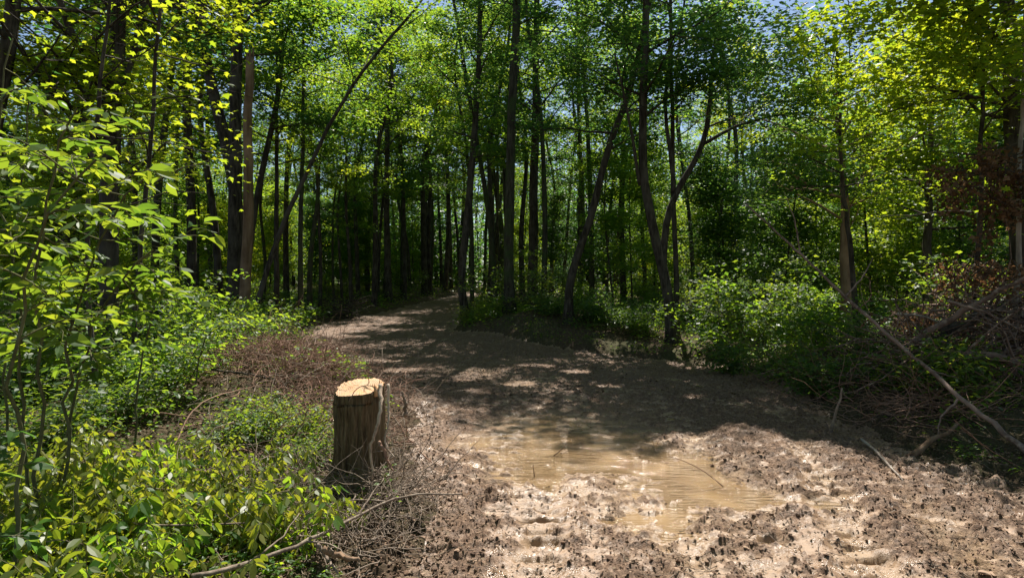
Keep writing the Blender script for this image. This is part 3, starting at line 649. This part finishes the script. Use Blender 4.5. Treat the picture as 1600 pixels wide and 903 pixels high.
# big-leaved shrub in the left foreground: leaves set along twigs
def twig_leaves(wd, lc, ld, pth, r, step, start=.15, spread=1.1):
    wd.tube(pth, np.linspace(r, r*.35, len(pth)), 5, False)
    L = np.linalg.norm(np.diff(pth, axis=0), axis=1).sum(); n_ = max(2, int(L/step)); d_ = np.r_[0, np.cumsum(np.linalg.norm(np.diff(pth, axis=0), axis=1))]
    for k in range(n_):
        t = L*(start+(1-start)*(k+.5)/n_); p = np.array([np.interp(t, d_, pth[:, i]) for i in range(3)])
        i = min(len(pth)-2, int(np.searchsorted(d_, t)-1)); dr = pth[i+1]-pth[i]; dr /= np.linalg.norm(dr)
        sd = np.cross(dr, [0, 0, 1]); sd /= np.linalg.norm(sd)+1e-9
        v = dr*.6+sd*(1 if k % 2 else -1)*spread*rng.uniform(.6, 1.2); lc.append(p+v*.01); ld.append(v)
    lc.append(pth[-1]); ld.append(pth[-1]-pth[-2])
def leafy_shrub(name, label, stems, nbr, Lb, step, lsize, leaf, drp=.25, cat='shrub', el=(-.2, .7), tpl='oval', ztop=.25, azc=None):
    base = stems[0][0]; e = empty(name, base, label, cat)
    for pts in stems:
        wd, lc, ld, lf = MB(), [], [], MB()
        main = smooth_path(pts, 14); main[1:-1] += rng.normal(0, .016, (12, 3)); r0 = .011
        st = MB(); st.tube(main, np.linspace(r0, .005, 14), 8, False); build(st, 'stem', M['stem_green'], e)
        for b_ in range(nbr):
            f = ztop+(1-ztop)*(b_+rng.random())/nbr; p0 = main[int(f*13)]
            az = rng.random()*6.28 if azc is None else azc+rng.normal(0, 1.1)
            pth = limb_path(p0, az, rng.uniform(*el), Lb*rng.uniform(.5, 1.15), 7, -.06, .12)
            twig_leaves(wd, lc, ld, pth, .005, step)
            for s_ in range(3):
                tw = limb_path(pth[int(rng.integers(1, 6))], az+rng.choice([-1, 1])*rng.uniform(.4, 1.1), rng.uniform(-.2, .5), Lb*rng.uniform(.25, .5), 5, -.08, .15)
                twig_leaves(wd, lc, ld, tw, .003, step)
        build(wd, 'branches', M['stem_green'], e)
        leaves(lf, np.array(lc), lsize, tpl, .45, drp, np.array(ld)/np.linalg.norm(ld, axis=1)[:, None]); build(lf, 'foliage', M[leaf], e, smooth=False)
    return e
def Gp(px, py): return ground_hit(px, py)
def gz(px, Y): x = (px-CX)/F*Y; return np.array([x, Y, grd(x, Y)])
leafy_shrub('large_leaved_shrub', 'large-leaved green shrub filling the left foreground', [[gz(60, 3.5), P(62, 520, 3.45), P(55, 380, 3.4), P(90, 250, 3.3), P(120, 170, 3.2)], [gz(100, 3.8), P(110, 560, 3.8), P(135, 430, 3.7), P(180, 330, 3.6), P(225, 280, 3.5)],
            [gz(30, 2.9), P(20, 560, 2.9), P(40, 400, 2.85), P(110, 300, 2.8), P(150, 250, 2.8)], [gz(40, 3.7), P(30, 480, 3.7), P(0, 330, 3.7), P(-40, 220, 3.7)], [gz(90, 4.0), P(130, 560, 4.0), P(160, 480, 4.0), P(200, 420, 3.9), P(240, 390, 3.8)]], 12, .5, .05, .105, 'leaf_shrub', ztop=.48)
leafy_shrub('large_leaved_shrub', 'taller leafy sapling behind the large-leaved shrub at the left edge', [[gz(10, 5.0), P(15, 500, 5), P(30, 300, 5), P(50, 130, 5)], [gz(-30, 4.6), P(-20, 400, 4.6), P(-10, 200, 4.6), P(20, 60, 4.6)]], 14, .8, .07, .09, 'leaf_shrub', ztop=.4)
leafy_shrub('dark_leaved_plant', 'dark broad-leaved plant poking in at the lower left edge', [[gz(-60, 2.7), P(-45, 780, 2.5), P(-15, 700, 2.4), P(0, 640, 2.4)]], 7, .22, .05, .10, 'leaf_canopy', cat='plant')
leafy_shrub('sapling', 'thin sapling with pale leaves in front of the dark trunk at left', [[gz(210, 5.6), P(225, 540, 5.6), P(235, 470, 5.6), P(262, 430, 5.6)]], 9, .4, .05, .07, 'leaf_bright', cat='sapling')
leafy_shrub('sapling', 'sapling leaning over the tangle of dead vines', [[gz(300, 7.0), P(320, 520, 7), P(370, 490, 7), P(410, 520, 7)]], 12, .5, .06, .08, 'leaf_bright', cat='sapling')

# sprouting weeds bottom left: prototypes then copies
wp = []
for q in range(6):
    wd, lf, lc, ld = MB(), MB(), [], []
    for s_ in range(5):
        pth = limb_path((rng.normal(0, .05), rng.normal(0, .05), -.03), rng.random()*6.28, rng.uniform(.7, 1.4), rng.uniform(.28, .6), 8, -.10, .12)
        twig_leaves(wd, lc, ld, pth, .0035, .035, .2)
        for b_ in range(2):
            tw = limb_path(pth[int(rng.integers(2, 7))], rng.random()*6.28, rng.uniform(-.2, .7), .16, 4, -.15, .2); twig_leaves(wd, lc, ld, tw, .0025, .035)
    lc, ld = np.array(lc), np.array(ld); leaves(lf, lc, .074, 'oval', .6, 1.15, ld/np.linalg.norm(ld, axis=1)[:, None])
    m1, m2 = wd.mesh('stems'), lf.mesh('leaves', False); m1.materials.append(M['stem_green']); m2.materials.append(M['leaf_weed'] if q < 4 else M['leaf_bright']); wp.append((m1, m2))
n = 0
while n < 95:
    px = rng.uniform(-60, 520); Y = rng.uniform(2.3, 4.7); x = (px-CX)/F*Y; p_ = CY+(CH-grd(x, Y))/Y*F
    if p_ < 640+max(0, px-350)*.35 or x > -.85: continue
    if rng.random() < (px-330)/260 or (px > 330 and Y < 3.3 and rng.random() < .8): continue
    q = int(rng.integers(6)); s = rng.uniform(.7, 1.15)
    grp = 'yellow-green sprouts at the bottom left' if q < 4 else 'fresh green sprouts at the bottom left'
    e = empty('sprout', (x, Y, grd(x, Y)), ('yellow-green sprout with drooping leaves in the bottom left thicket' if q < 4 else 'fresh green sprout with pointed leaves in the bottom left thicket'), 'plant', grp)
    e.rotation_euler = (0, 0, rng.random()*6.28); e.scale = (s, s, s)
    link('stems', wp[q][0], None, e); link('leaves', wp[q][1], None, e); n += 1

# ------------------------------------------------------------------ ground cover, litter, clods, twigs (uncountable)
def scatter(nn, ylo, yhi, fx, omin, dens_seed, thr=-.2, sc=.8):
    y = ylo*(yhi/ylo)**rng.random(nn); x = rng.uniform(-fx, fx, nn)*y+0
    m = (outside(x, y) > omin) & (fbm(x*sc, y*sc, 2, dens_seed)+rng.normal(0, .15, nn) > thr)
    return x[m], y[m]
mb = MB()
for nn, ylo, yhi, hh, sz, thr in ((42000, 3.2, 9, .14, .045, .0), (70000, 8, 20, .28, .07, -.2), (80000, 18, 62, .5, .14, -.25)):
    x, y = scatter(nn, ylo, yhi, .95, .35, 111, thr, .9 if ylo < 10 else .35)
    t = (x > -2.6) & (x < -.5) & (y > 3.2) & (y < 4.6); 
    z = H0(x, y)+hh*rng.random(len(x))**1.5*(.5+sstep(-.3, .6, fbm(x*.8, y*.8, 2, 112)))+.02
    leaves(mb, np.stack([x, y, z], 1), sz, 'star', .45, .1)
gc = build(mb, 'ground_cover', M['leaf_bright'], smooth=False); tag(gc, 'low green ground cover leaves on the forest floor', 'ground cover', kind='stuff')
mb = MB()
for nn, ylo, yhi, sz in ((26000, 3, 9, .035), (26000, 8, 40, .07)):
    x, y = scatter(nn, ylo, yhi, .95, -.15, 120, -.6)
    z = Hmud(x, y)[0]+.012; leaves(mb, np.stack([x, y, z], 1), sz, 'star', .55, 0)
nn = 5000; y = 3.3*(10/3.3)**rng.random(nn); x = rng.uniform(-.5, .9, nn)*y; m = (puddle_f(x, y) < .35) & (outside(x, y) < .1); x, y = x[m], y[m]
leaves(mb, np.stack([x, y, Hmud(x, y)[0]+.012], 1), .026, 'quad', .5, 0)
nn = 14000; y = 9*(46/9)**rng.random(nn); x = rng.uniform(-.45, .4, nn)*y; m = (outside(x, y) < .1) & (fbm(x*.8, y*.8, 2, 131)+rng.normal(0, .3, nn) > .0); x, y = x[m], y[m]
leaves(mb, np.stack([x, y, Hmud(x, y)[0]+.012], 1), .055, 'quad', .5, 0)
tag(build(mb, 'leaf_litter', M['litter'], smooth=False), 'brown leaf litter over the forest floor and spoil', 'leaf litter', kind='stuff')
# crumbled mud
mb = MB()
ph = (1+5**.5)/2; ico = np.array([(-1, ph, 0), (1, ph, 0), (-1, -ph, 0), (1, -ph, 0), (0, -1, ph), (0, 1, ph), (0, -1, -ph), (0, 1, -ph), (ph, 0, -1), (ph, 0, 1), (-ph, 0, -1), (-ph, 0, 1)])/1.9
icf = np.array([(0, 11, 5), (0, 5, 1), (0, 1, 7), (0, 7, 10), (0, 10, 11), (1, 5, 9), (5, 11, 4), (11, 10, 2), (10, 7, 6), (7, 1, 8), (3, 9, 4), (3, 4, 2), (3, 2, 6), (3, 6, 8), (3, 8, 9), (4, 9, 5), (2, 4, 11), (6, 2, 10), (8, 6, 7), (9, 8, 1)])
nn = 110000; y = 3.2*(14/3.2)**rng.random(nn); x = rng.uniform(-.6, .9, nn)*y
o_ = outside(x, y); cm = crumb_shade_mask(x, y); pf = puddle_f(x, y)
m = (o_ < .7) & (rng.random(nn) < np.where(o_ > -.1, .7, cm*.55+.03)*(1-.93*sstep(.3, .55, pf))); x, y = x[m], y[m]
z = Hmud(x, y)[0]; s = np.clip(rng.lognormal(-5.3, .5, len(x)), .002, .019)
vv = ico[None]*(1+rng.normal(0, .38, (len(x), 12, 1)))*s[:, None, None]*np.stack([rng.uniform(.7, 1.4, len(x)), rng.uniform(.7, 1.4, len(x)), rng.uniform(.35, .65, len(x))], 1)[:, None, :]
vv = vv+np.stack([x, y, z+s*.15], 1)[:, None, :]
mb.add(vv.reshape(-1, 3), (icf[None]+12*np.arange(len(x))[:, None, None]).reshape(-1, 3))
m_, n_, l_, b_, out_ = new_mat('clod'); g_ = n_.new('ShaderNodeNewGeometry'); r_ = ramp(n_, [(.15, (.09, .053, .034)), (.6, (.155, .096, .062)), (.95, (.33, .225, .155))]); l_.new(g_.outputs['Random Per Island'], r_.inputs[0]); l_.new(r_.outputs[0], b_.inputs['Base Color']); b_.inputs['Roughness'].default_value = .85
b_.inputs['Specular IOR Level'].default_value = .25
M['clod'] = m_
tag(build(mb, 'mud_clods', m_, smooth=False), 'crumbled dark mud clods over the track', 'mud', kind='stuff')
def stick(mb, p, L, r, az, el=0., wob=.12, n=6, k=4):
    pth = limb_path(p, az, el, L, n, 0, wob); mb.tube(pth, np.linspace(r, r*.4, n), k, False); return pth
def hug(pth, lift):
    pth = pth.copy(); z = Hmud(pth[:, 0], pth[:, 1])[0]+lift; pth[:, 2] = z; return pth
mb = MB()
nn = 1500; y = 3.3*(12/3.3)**rng.random(nn); x = rng.uniform(-.8, .9, nn)*y; pf = puddle_f(x, y)
for a, b, p_ in zip(x, y, pf):
    if p_ > .4 and rng.random() < .8: continue
    L = rng.uniform(.05, .28); pth = limb_path((a, b, 0), rng.random()*6.28, 0, L, 5, 0, .15); pth = hug(pth, .006); pth[:, 2] = pth[:, 2].mean()*.5+pth[:, 2]*.5+.004
    mb.tube(pth, np.linspace(rng.uniform(.0012, .004), .001, 5), 4, False)
tag(build(mb, 'twig_litter', M['twig']), 'broken twigs scattered over mud and floor', 'twigs', kind='stuff')
# tangles of dead vine and brush (uncountable)
def tangle(name, label, blobs, nn, Lr, rr, mat, el=(-.3, .9)):
    mb = MB()
    for i in range(nn):
        bx, by, rx, ry, hz = blobs[int(rng.integers(len(blobs)))]
        x_ = bx+rng.normal(0, rx*.55); y_ = by+rng.normal(0, ry*.55)
        if outside(x_, y_) < -.1: continue
        L = rng.uniform(*Lr); p = limb_path((x_, y_, grd(x_, y_)+rng.random()*hz), rng.random()*6.28, rng.uniform(*el)*.6, L, 8, rng.normal(-.03, .06), .25)
        p[:, 2] = np.maximum(p[:, 2], H0(p[:, 0], p[:, 1])+.01); mb.tube(p, np.linspace(rng.uniform(*rr), .0015, 8), 4, False)
    return tag(build(mb, name, mat), label, 'brush', kind='stuff')
tangle('dead_vine_tangle', 'tangle of dead reddish-brown vines on the mound behind the stump', [(-3.0, 8.6, 1.1, 1.0, .3), (-2.3, 8.0, .8, 1.0, .25), (-3.7, 9.0, .8, .9, .3), (-2.1, 6.3, .7, .8, .12)], 2100, (.25, .9), (.0025, .0075), M['vine'])
tangle('vine_tangle', 'thin vines and roots around the stump and the spoil beside it', [(-1.3, 4.6, .5, .4, .15), (-1.0, 5.2, .4, .7, .12), (-1.9, 4.4, .6, .5, .2), (-1.2, 3.9, .4, .4, .1), (-.95, 4.1, .3, .5, .08), (-1.5, 4.55, .3, .2, .22), (-1.0, 4.6, .25, .25, .2)], 900, (.15, .65), (.0015, .0055), M['twig'])
tangle('dead_stems', 'longer pale dead stems strewn over the vine mound', [(-2.8, 8.2, 1.3, 1.3, .3), (-1.9, 6.6, .8, .9, .15)], 160, (.5, 1.4), (.004, .009), M['twig'], (-.1, .5))
tangle('brush_twigs', 'pile of dead twigs around the fallen logs on the right', [(6.4, 8.6, 1.2, 1.0, .9), (5.9, 8.2, 1.0, .8, .5), (5.0, 7.3, .8, .7, .2), (4.4, 9.8, .9, 1.2, .25), (7.0, 9.0, 1.4, .9, .9)], 1100, (.3, 1.3), (.003, .009), M['vine'])
tangle('brush_branches', 'thick dead branches heaped high at the right edge over the logs', [(6.4, 8.1, .8, .6, 1.1), (5.7, 8.3, .8, .6, .6), (6.9, 7.9, .6, .6, 1.2)], 420, (.5, 1.8), (.008, .022), M['pole'], (-.5, .8))
tangle('brush_heap', 'dark heap of brush left of the trail bend', [(-6.6, 25.5, 1.3, .8, .8), (-5.0, 26.5, 1.0, .7, .6)], 420, (.5, 1.6), (.01, .025), M['bark'])
tangle('brush_heap', 'dark heap of brush behind the middle trunk', [(1.6, 29, 1.2, .8, .7), (.6, 28, .8, .7, .4)], 300, (.5, 1.6), (.01, .025), M['bark'])

# ------------------------------------------------------------------ stump
sb = gz(562, 4.85)
e = empty('tree_stump', sb, 'sawn tree stump with a fresh orange cut face beside the muddy track', 'tree stump')
hS = .755; K = 144; zz = np.r_[np.linspace(-.12, hS-.02, 40), hS]
ang = np.arange(K)/K*2*math.pi
ridge = .008*np.abs(np.sin(ang*14+.8*np.sin(ang*3)))+.006*np.sin(ang*5+1)+.010*np.sin(ang*2+.6)
rows = []
for z in zz:
    r = .176+.085*math.exp(-max(z, 0)/.11)*(1+.7*np.sin(ang*5+1))+.012*(1-z/hS)+ridge+.016*perlin(ang/6.283*26, np.full(K, z*2.6), 5)+.010*perlin(ang/6.283*60, np.full(K, z*7), 6)+.012*perlin(ang/6.283*4, np.full(K, z*1.5), 9)
    if z == zz[-1]: r = r-.006
    rows.append(np.stack([sb[0]+r*np.cos(ang), sb[1]+r*np.sin(ang), sb[2]+z+(.045*np.sin(ang+.3)+.006*np.sin(ang*3) if z > hS-.1 else 0)*np.ones(K)], 1))
mb = MB(); i = np.arange(len(zz)-1)[:, None]*K; j = np.arange(K)[None]; mb.add(np.concatenate(rows), np.stack([i+j, i+(j+1) % K, i+K+(j+1) % K, i+K+j], -1).reshape(-1, 4))
build(mb, 'bark', M['bark_stump'], e)
top = rows[-1]; cen = top.mean(0); v = [top*1.0]; mb = MB()
rings = [cen+(top-cen)*s_+np.array([0, 0, .004*(1-s_)]) for s_ in (1, .93, .7, .45, .2)]
allv = np.concatenate(rings); 
for q in range(1, 5): allv[q*K:(q+1)*K, 2] += .004*rng.normal(0, 1, K)+.012*math.sin(q*2.1)*np.clip(np.cos(ang-1.0-q), 0, 1)
f = [(q*K+a_, q*K+(a_+1) % K, (q+1)*K+(a_+1) % K, (q+1)*K+a_) for q in range(4) for a_ in range(K)]
mb.add(allv, np.array(f)); mb.f.setdefault(K, []).append((4*K+np.arange(K))[None])
m_, n_, l_, b_, out_ = new_mat('cut_wood')
tc = n_.new('ShaderNodeTexCoord'); mp = n_.new('ShaderNodeMapping'); mp.inputs['Location'].default_value = (0, 0, -hS); l_.new(tc.outputs['Object'], mp.inputs[0])
wv = n_.new('ShaderNodeTexWave'); wv.wave_type = 'RINGS'; wv.rings_direction = 'Z'; wv.inputs['Scale'].default_value = 22; wv.inputs['Distortion'].default_value = 1.2; wv.inputs['Detail'].default_value = 2; l_.new(mp.outputs[0], wv.inputs[0])
r_ = ramp(n_, [(.1, (.34, .19, .09)), (.6, (.46, .28, .145)), (1, (.58, .40, .25))]); l_.new(wv.outputs[0], r_.inputs[0])
nz = n_.new('ShaderNodeTexNoise'); nz.inputs['Scale'].default_value = 7; l_.new(tc.outputs['Object'], nz.inputs[0]); mx = n_.new('ShaderNodeMix'); mx.data_type = 'RGBA'; r2 = ramp(n_, [(.5, (0, 0, 0)), (.7, (.7,)*3)]); l_.new(nz.outputs[0], r2.inputs[0])
l_.new(r2.outputs[0], mx.inputs[0]); l_.new(r_.outputs[0], mx.inputs[6]); mx.inputs[7].default_value = (.62, .27, .08, 1); l_.new(mx.outputs[2], b_.inputs['Base Color']); b_.inputs['Roughness'].default_value = .75
M['cut'] = m_
build(mb, 'cut_face', m_, e)
mb = MB()   # torn hinge splinters at the right rim
for q in range(9):
    a = rng.uniform(-.7, .5); b0 = np.array([sb[0]+.165*math.cos(a), sb[1]+.165*math.sin(a), sb[2]+hS-.06]); mb.tube([b0, b0+[.004, 0, .06], b0+[rng.normal(0, .01), 0, .08+.05*rng.random()]], [.014, .011, .002], 4)
build(mb, 'splinters', m_, e)

def vine(name, label, pts, r, mat='twig', cat='branch', subs=(), n=24, k=7, group=None, rough=.12):
    q = smooth_path(pts, n); q[1:-1] += rng.normal(0, r*.25, (n-2, 3)); e = empty(name, q[0], label, cat, group)
    mb = MB(); mb.tube(q, np.linspace(r, r*.45, n), k, True, rough); build(mb, 'stem', M[mat], e)
    for sp in subs:
        mb = MB(); s_ = smooth_path(sp, 12); s_[1:] += rng.normal(0, r*.2, (11, 3)); mb.tube(s_, np.linspace(r*.55, r*.15, 12), 5, True, rough); build(mb, 'twig', M[mat], e)
    return e
YS = 4.42
vine('vine', 'pale thick vine hanging down the right side of the stump', [P(594, 600, 4.62), P(596, 640, 4.5), P(588, 672, YS), P(577, 705, YS), P(582, 748, YS)], .016, 'vine_thick')
vine('vine', 'thinner vine looping beside the thick vine on the stump', [P(606, 600, 4.6), P(608, 650, 4.5), P(600, 690, YS), P(612, 712, YS), P(618, 716, YS)], .012, 'vine_thick')
vine('vine', 'dark root curling at the right foot of the stump', [P(592, 690, YS), P(600, 702, YS-.02), P(606, 722, YS), P(615, 735, YS)], .014, 'vine')
vine('vine', 'thin vine draped over the front of the stump top', [P(545, 628, 4.5), P(556, 606, 4.52), P(572, 600, 4.55), P(590, 606, 4.55), P(597, 640, 4.5), P(592, 680, 4.45)], .0035)
vine('vine', 'thin upright sprig behind the stump top', [P(577, 605, 4.9), P(575, 580, 4.9), P(580, 560, 4.9)], .004, 'vine', subs=([P(576, 585, 4.9), P(560, 572, 4.9)], [P(577, 578, 4.9), P(595, 565, 4.9)]))
vine('branch', 'short broken stake standing right of the stump', [P(634, 650, 5.2), P(634, 630, 5.2), P(628, 612, 5.2)], .02, 'twig')
def gp(px, py, lift=.02): return ground_hit(px, py, lift)+np.array([0, 0, 0])
vine('branch', 'long bare forked branch lying from the bottom left up to the track', [P(300, 900, 2.9), P(390, 880, 3.1), P(480, 845, 3.35), P(560, 805, 3.7), P(610, 778, 3.95), P(650, 771, 4.05), P(722, 771, 4.1)], .013,
     subs=([P(600, 783, 3.9), P(560, 778, 3.95), P(500, 790, 3.9), P(430, 795, 3.8)], [P(480, 845, 3.35), P(520, 850, 3.4), P(545, 870, 3.3)], [P(560, 805, 3.7), P(585, 765, 4.0), P(600, 748, 4.1)], [P(390, 880, 3.1), P(440, 840, 3.3), P(470, 800, 3.5)]))
vine('branch', 'thin dead branch lying across the sprouts left of the forked branch', [P(180, 812, 3.4), P(250, 822, 3.4), P(350, 818, 3.45), P(450, 812, 3.6), P(520, 800, 3.8)], .007, subs=([P(350, 818, 3.45), P(390, 790, 3.5), P(430, 775, 3.6)],))
vine('branch', 'short stick leaning against the forked branch at the bottom', [P(495, 850, 3.3), P(510, 870, 3.3), P(528, 896, 3.2)], .012)
vine('branch', 'curved thin stem arching over the bottom left corner', [P(55, 880, 2.9), P(60, 850, 2.9), P(90, 842, 2.9), P(130, 850, 2.95)], .004)
vine('branch', 'dark branch lying over the vine mound left of the stump', [P(330, 577, 7.4), P(380, 583, 7.4), P(430, 592, 7.4)], .018, 'bark')
vine('branch', 'long horizontal dead stem below the vine mound', [P(250, 645, 5.9), P(320, 655, 5.9), P(400, 668, 5.9), P(470, 665, 5.9)], .009, 'vine')
vine('branch', 'dead branch slanting across the left undergrowth', [P(270, 700, 5.2), P(300, 640, 5.6), P(330, 620, 5.8), P(410, 600, 6.6)], .008, 'vine', subs=([P(300, 640, 5.6), P(330, 650, 5.6), P(350, 640, 5.6)], [P(330, 620, 5.8), P(340, 590, 5.9), P(360, 570, 6)]))
vine('rotten_log', 'reddish broken piece of wood at the bottom by the forked branch', [P(505, 856, 3.25), P(530, 868, 3.25), P(562, 876, 3.25)], .02, 'bark_bare', 'log', n=14, rough=1.1)
# right side
vine('leaning_pole', 'long thin dead trunk leaning down across the right undergrowth', [P(1610, 712, 5.6), P(1500, 620, 6.4), P(1400, 533, 7.3), P(1320, 463, 8.0), P(1250, 396, 8.6), P(1165, 318, 9.2)], .027, 'pole', 'fallen trunk', n=34, k=8,
     subs=([P(1320, 465, 8.0), P(1350, 430, 8.1), P(1365, 400, 8.2)], [P(1500, 622, 6.4), P(1470, 650, 6.3), P(1462, 690, 6.2)], [P(1250, 398, 8.6), P(1245, 350, 8.7), P(1225, 300, 8.8)], [P(1420, 553, 7.1), P(1455, 580, 6.9), P(1500, 590, 6.8)]))
a = gp(1418, 716); vine('log', 'short brown log sloping up out of the dark brush on the right', [a, (a+P(1497, 661, a[1]+.25))/2, P(1497, 661, a[1]+.25)], .034, 'bark_bare', 'log', n=5, k=10, rough=.08)
a = gp(1298, 678); vine('broken_stake', 'thin broken stake standing at the right edge of the mud', [a, P(1303, 650, a[1]), P(1312, 628, a[1]), P(1316, 606, a[1])], .02, 'twig', 'stick', n=10)
a = gp(1346, 686, .04); b = gp(1412, 752, .02); vine('stick', 'pale stick lying at the right edge of the mud', [a, (a+b)/2+[0, 0, .03], b], .017, 'bark_pale', 'stick', n=12)
a = gp(1545, 800, .02); b = gp(1440, 770, .02)
for i_, (pa, pb, Y1, Y2, r, lab) in enumerate((((1408, 548), (1610, 428), 9.4, 8.2, .055, 'dark fallen log rising to the right over the brush pile'), ((1430, 546), (1570, 478), 9.6, 9.0, .10, 'thick dark log lying low in the brush pile'),
                                               ((1440, 556), (1610, 566), 8.8, 8.4, .09, 'dark log lying level under the rising log'), ((1402, 490), (1475, 506), 9.2, 9.2, .02, 'pale broken stick on top of the brush pile'),
                                               ((1480, 470), (1605, 520), 8.6, 8.0, .022, 'thin pole crossing the rising log at the right edge'), ((1500, 560), (1600, 478), 8.2, 7.8, .018, 'thin dead branch slanting up at the right edge'))):
    Y1, Y2 = Y1-1.0, Y2-1.0; r *= .9
    A, B = P(*pa, Y1), P(*pb, Y2); vine('fallen_log' if r > .04 else 'dead_branch', lab, [A, (A+B)/2+[0, 0, .05], B], r, 'bark_pale' if 'pale' in lab else ('pole' if r < .09 else 'bark'), 'log' if r > .04 else 'branch', n=16, k=10)
for pts, lab, r in (([(1060, 470), (1095, 482), (1130, 495)], 'thin pale twig in the sunlit shrubs', .008), ([(1095, 530), (1120, 548), (1140, 565)], 'bare twig at the shaded edge right of the forked tree', .01)):
    vine('dead_branch', lab, [P(a_, b_, 13.2) for a_, b_ in pts], r, 'bark_pale')
for pts, Y, lab in (([(1180, 605), (1165, 590), (1160, 560)], 9.8, 'small leafless sapling at the mud edge'), ([(1560, 740), (1530, 690), (1490, 655)], 5.6, 'thin curved stem beside the sloping log'), ([(1600, 735), (1550, 705), (1500, 668)], 5.4, 'thin whip lying under the end of the leaning pole'),
                    ([(1130, 760), (1100, 735), (1070, 720), (1045, 712)], 5.3, 'thin dark twig lying in the puddle'), ([(865, 712), (880, 700), (888, 688)], 6.3, 'short twig poking up from the left of the puddle'), ([(835, 745), (834, 735), (833, 725)], 5.6, 'tiny upright twig in the near left of the puddle')):
    A = [P(a_, b_, Y) for a_, b_ in pts]
    for q in A: q[2] = max(q[2], float(Hmud(q[0], q[1])[0])+.01)
    vine('twig', lab, A, .005, 'vine', 'twig', n=12, k=5)
# brown dead leaves hanging on the right
def dead_spray(label, c, sx, sz, n_, Y):
    e = empty('dead_branch', P(*c, Y), label, 'branch'); wd, lf = MB(), MB(); cc = P(*c, Y); pos = []
    for q in range(34):
        p = limb_path(cc+rng.normal(0, 1, 3)*[sx*.4, .2, sz*.3], rng.random()*6.28, rng.uniform(-1.2, .4), sx*rng.uniform(.5, 1.1), 7, -.06, .2); wd.tube(p, np.linspace(.009, .002, 7), 4, False)
        for s_ in range(2, 7): pos.append(p[s_]+rng.normal(0, .07, (n_, 3)))
    build(wd, 'branches', M['bark'], e); leaves(lf, np.concatenate(pos), .08, 'star', .8, .7); build(lf, 'dead_leaves', M['leaf_dead'], e, smooth=False)
dead_spray('mass of hanging dead brown leaves at the upper right edge', (1565, 270), .75, .5, 13, 8.2)
dead_spray('smaller spray of rusty dead leaves above the brush pile', (1530, 420), .7, .3, 6, 8.8)
dead_spray('rusty dead leaves low over the fallen logs on the right', (1440, 500), .5, .2, 4, 9.0)

# ------------------------------------------------------------------ one label per repeat: where it stands between things one can find
ORD = ['first', 'second', 'third', 'fourth', 'fifth', 'sixth', 'seventh', 'eighth', 'ninth', 'tenth', 'eleventh', 'twelfth', 'thirteenth', 'fourteenth', 'fifteenth', 'sixteenth', 'seventeenth', 'eighteenth', 'nineteenth', 'twentieth']
ORD += ['twenty-'+q for q in ORD[:9]]+['thirtieth']+['thirty-'+q for q in ORD[:9]]
MARKS = [(170, 'left of the fan-limbed tree'), (364, 'between fan-limbed tree and dead trunk'), (608, 'between dead trunk and trail bend'), (796, 'between trail bend and middle trunk'), (889, 'between middle trunk and curved tree'),
         (1050, 'between curved and forked trees'), (1320, 'between forked tree and brownish trunk'), (9999, 'right of the brownish trunk')]
def ordinal_labels(pref, kindf, noun):
    bins = {}
    for o in list(COL.objects):
        if o.parent is None and o.get('group') and o.name.split('.')[0] == pref[0] and not o['group'].startswith('trees around'):
            x, y = o.location.x, o.location.y; pc = CX+x/y*F
            bins.setdefault((next(m for l, m in MARKS if pc < l), kindf(o)), []).append((pc, o))
    for (m, kk), lst in bins.items():
        lst.sort(key=lambda q: q[0])
        for i, (pc, o) in enumerate(lst):
            o['label'] = ('%s %s %s' % (kk, noun, m)) if len(lst) == 1 else ('%s from left of the %s %ss %s' % (ORD[i], kk, noun, m)); o['group'] = '%s %ss %s' % (kk, noun, m)
def kt(o):
    tall = o['label'].startswith(('slim', 'distant slim')); y = o.location.y
    return ('nearer ' if y < 26 else ('farther ' if y < 38 else 'farthest '))+('slim' if tall else 'leafy young')
ordinal_labels(('tree', lambda o: True), kt, 'tree')
ordinal_labels(('undergrowth_bush', lambda o: True), lambda o: 'low nearer' if o.location.y < 22 else ('low farther' if o.location.y < 32 else 'low farthest'), 'bush')
for o in list(COL.objects):
    for a_ in ('label', 'group'):
        if o.get(a_): o[a_] = o[a_].replace('bushs', 'bushes')
rows = {}
for o in list(COL.objects):
    if o.name.split('.')[0] == 'sprout' and o.parent is None:
        y = o.location.y; rows.setdefault(('yellow-green' if o['label'].startswith('yellow') else 'fresh green', 'bottom' if y < 2.8 else 'second' if y < 3.3 else 'third' if y < 3.9 else 'rear'), []).append((o.location.x/y, o))
for (c_, rw), lst in rows.items():
    lst.sort(key=lambda q: q[0])
    for i, (_, o) in enumerate(lst): o['label'] = '%s from the left in the %s row of %s sprouts' % (ORD[i], rw, c_)
for o in bpy.data.objects:
    if '_o' in o: del o['_o']
print('OBJS', len(bpy.data.objects), 'LEAF/MESH polys', sum(len(m.polygons) for m in bpy.data.meshes))
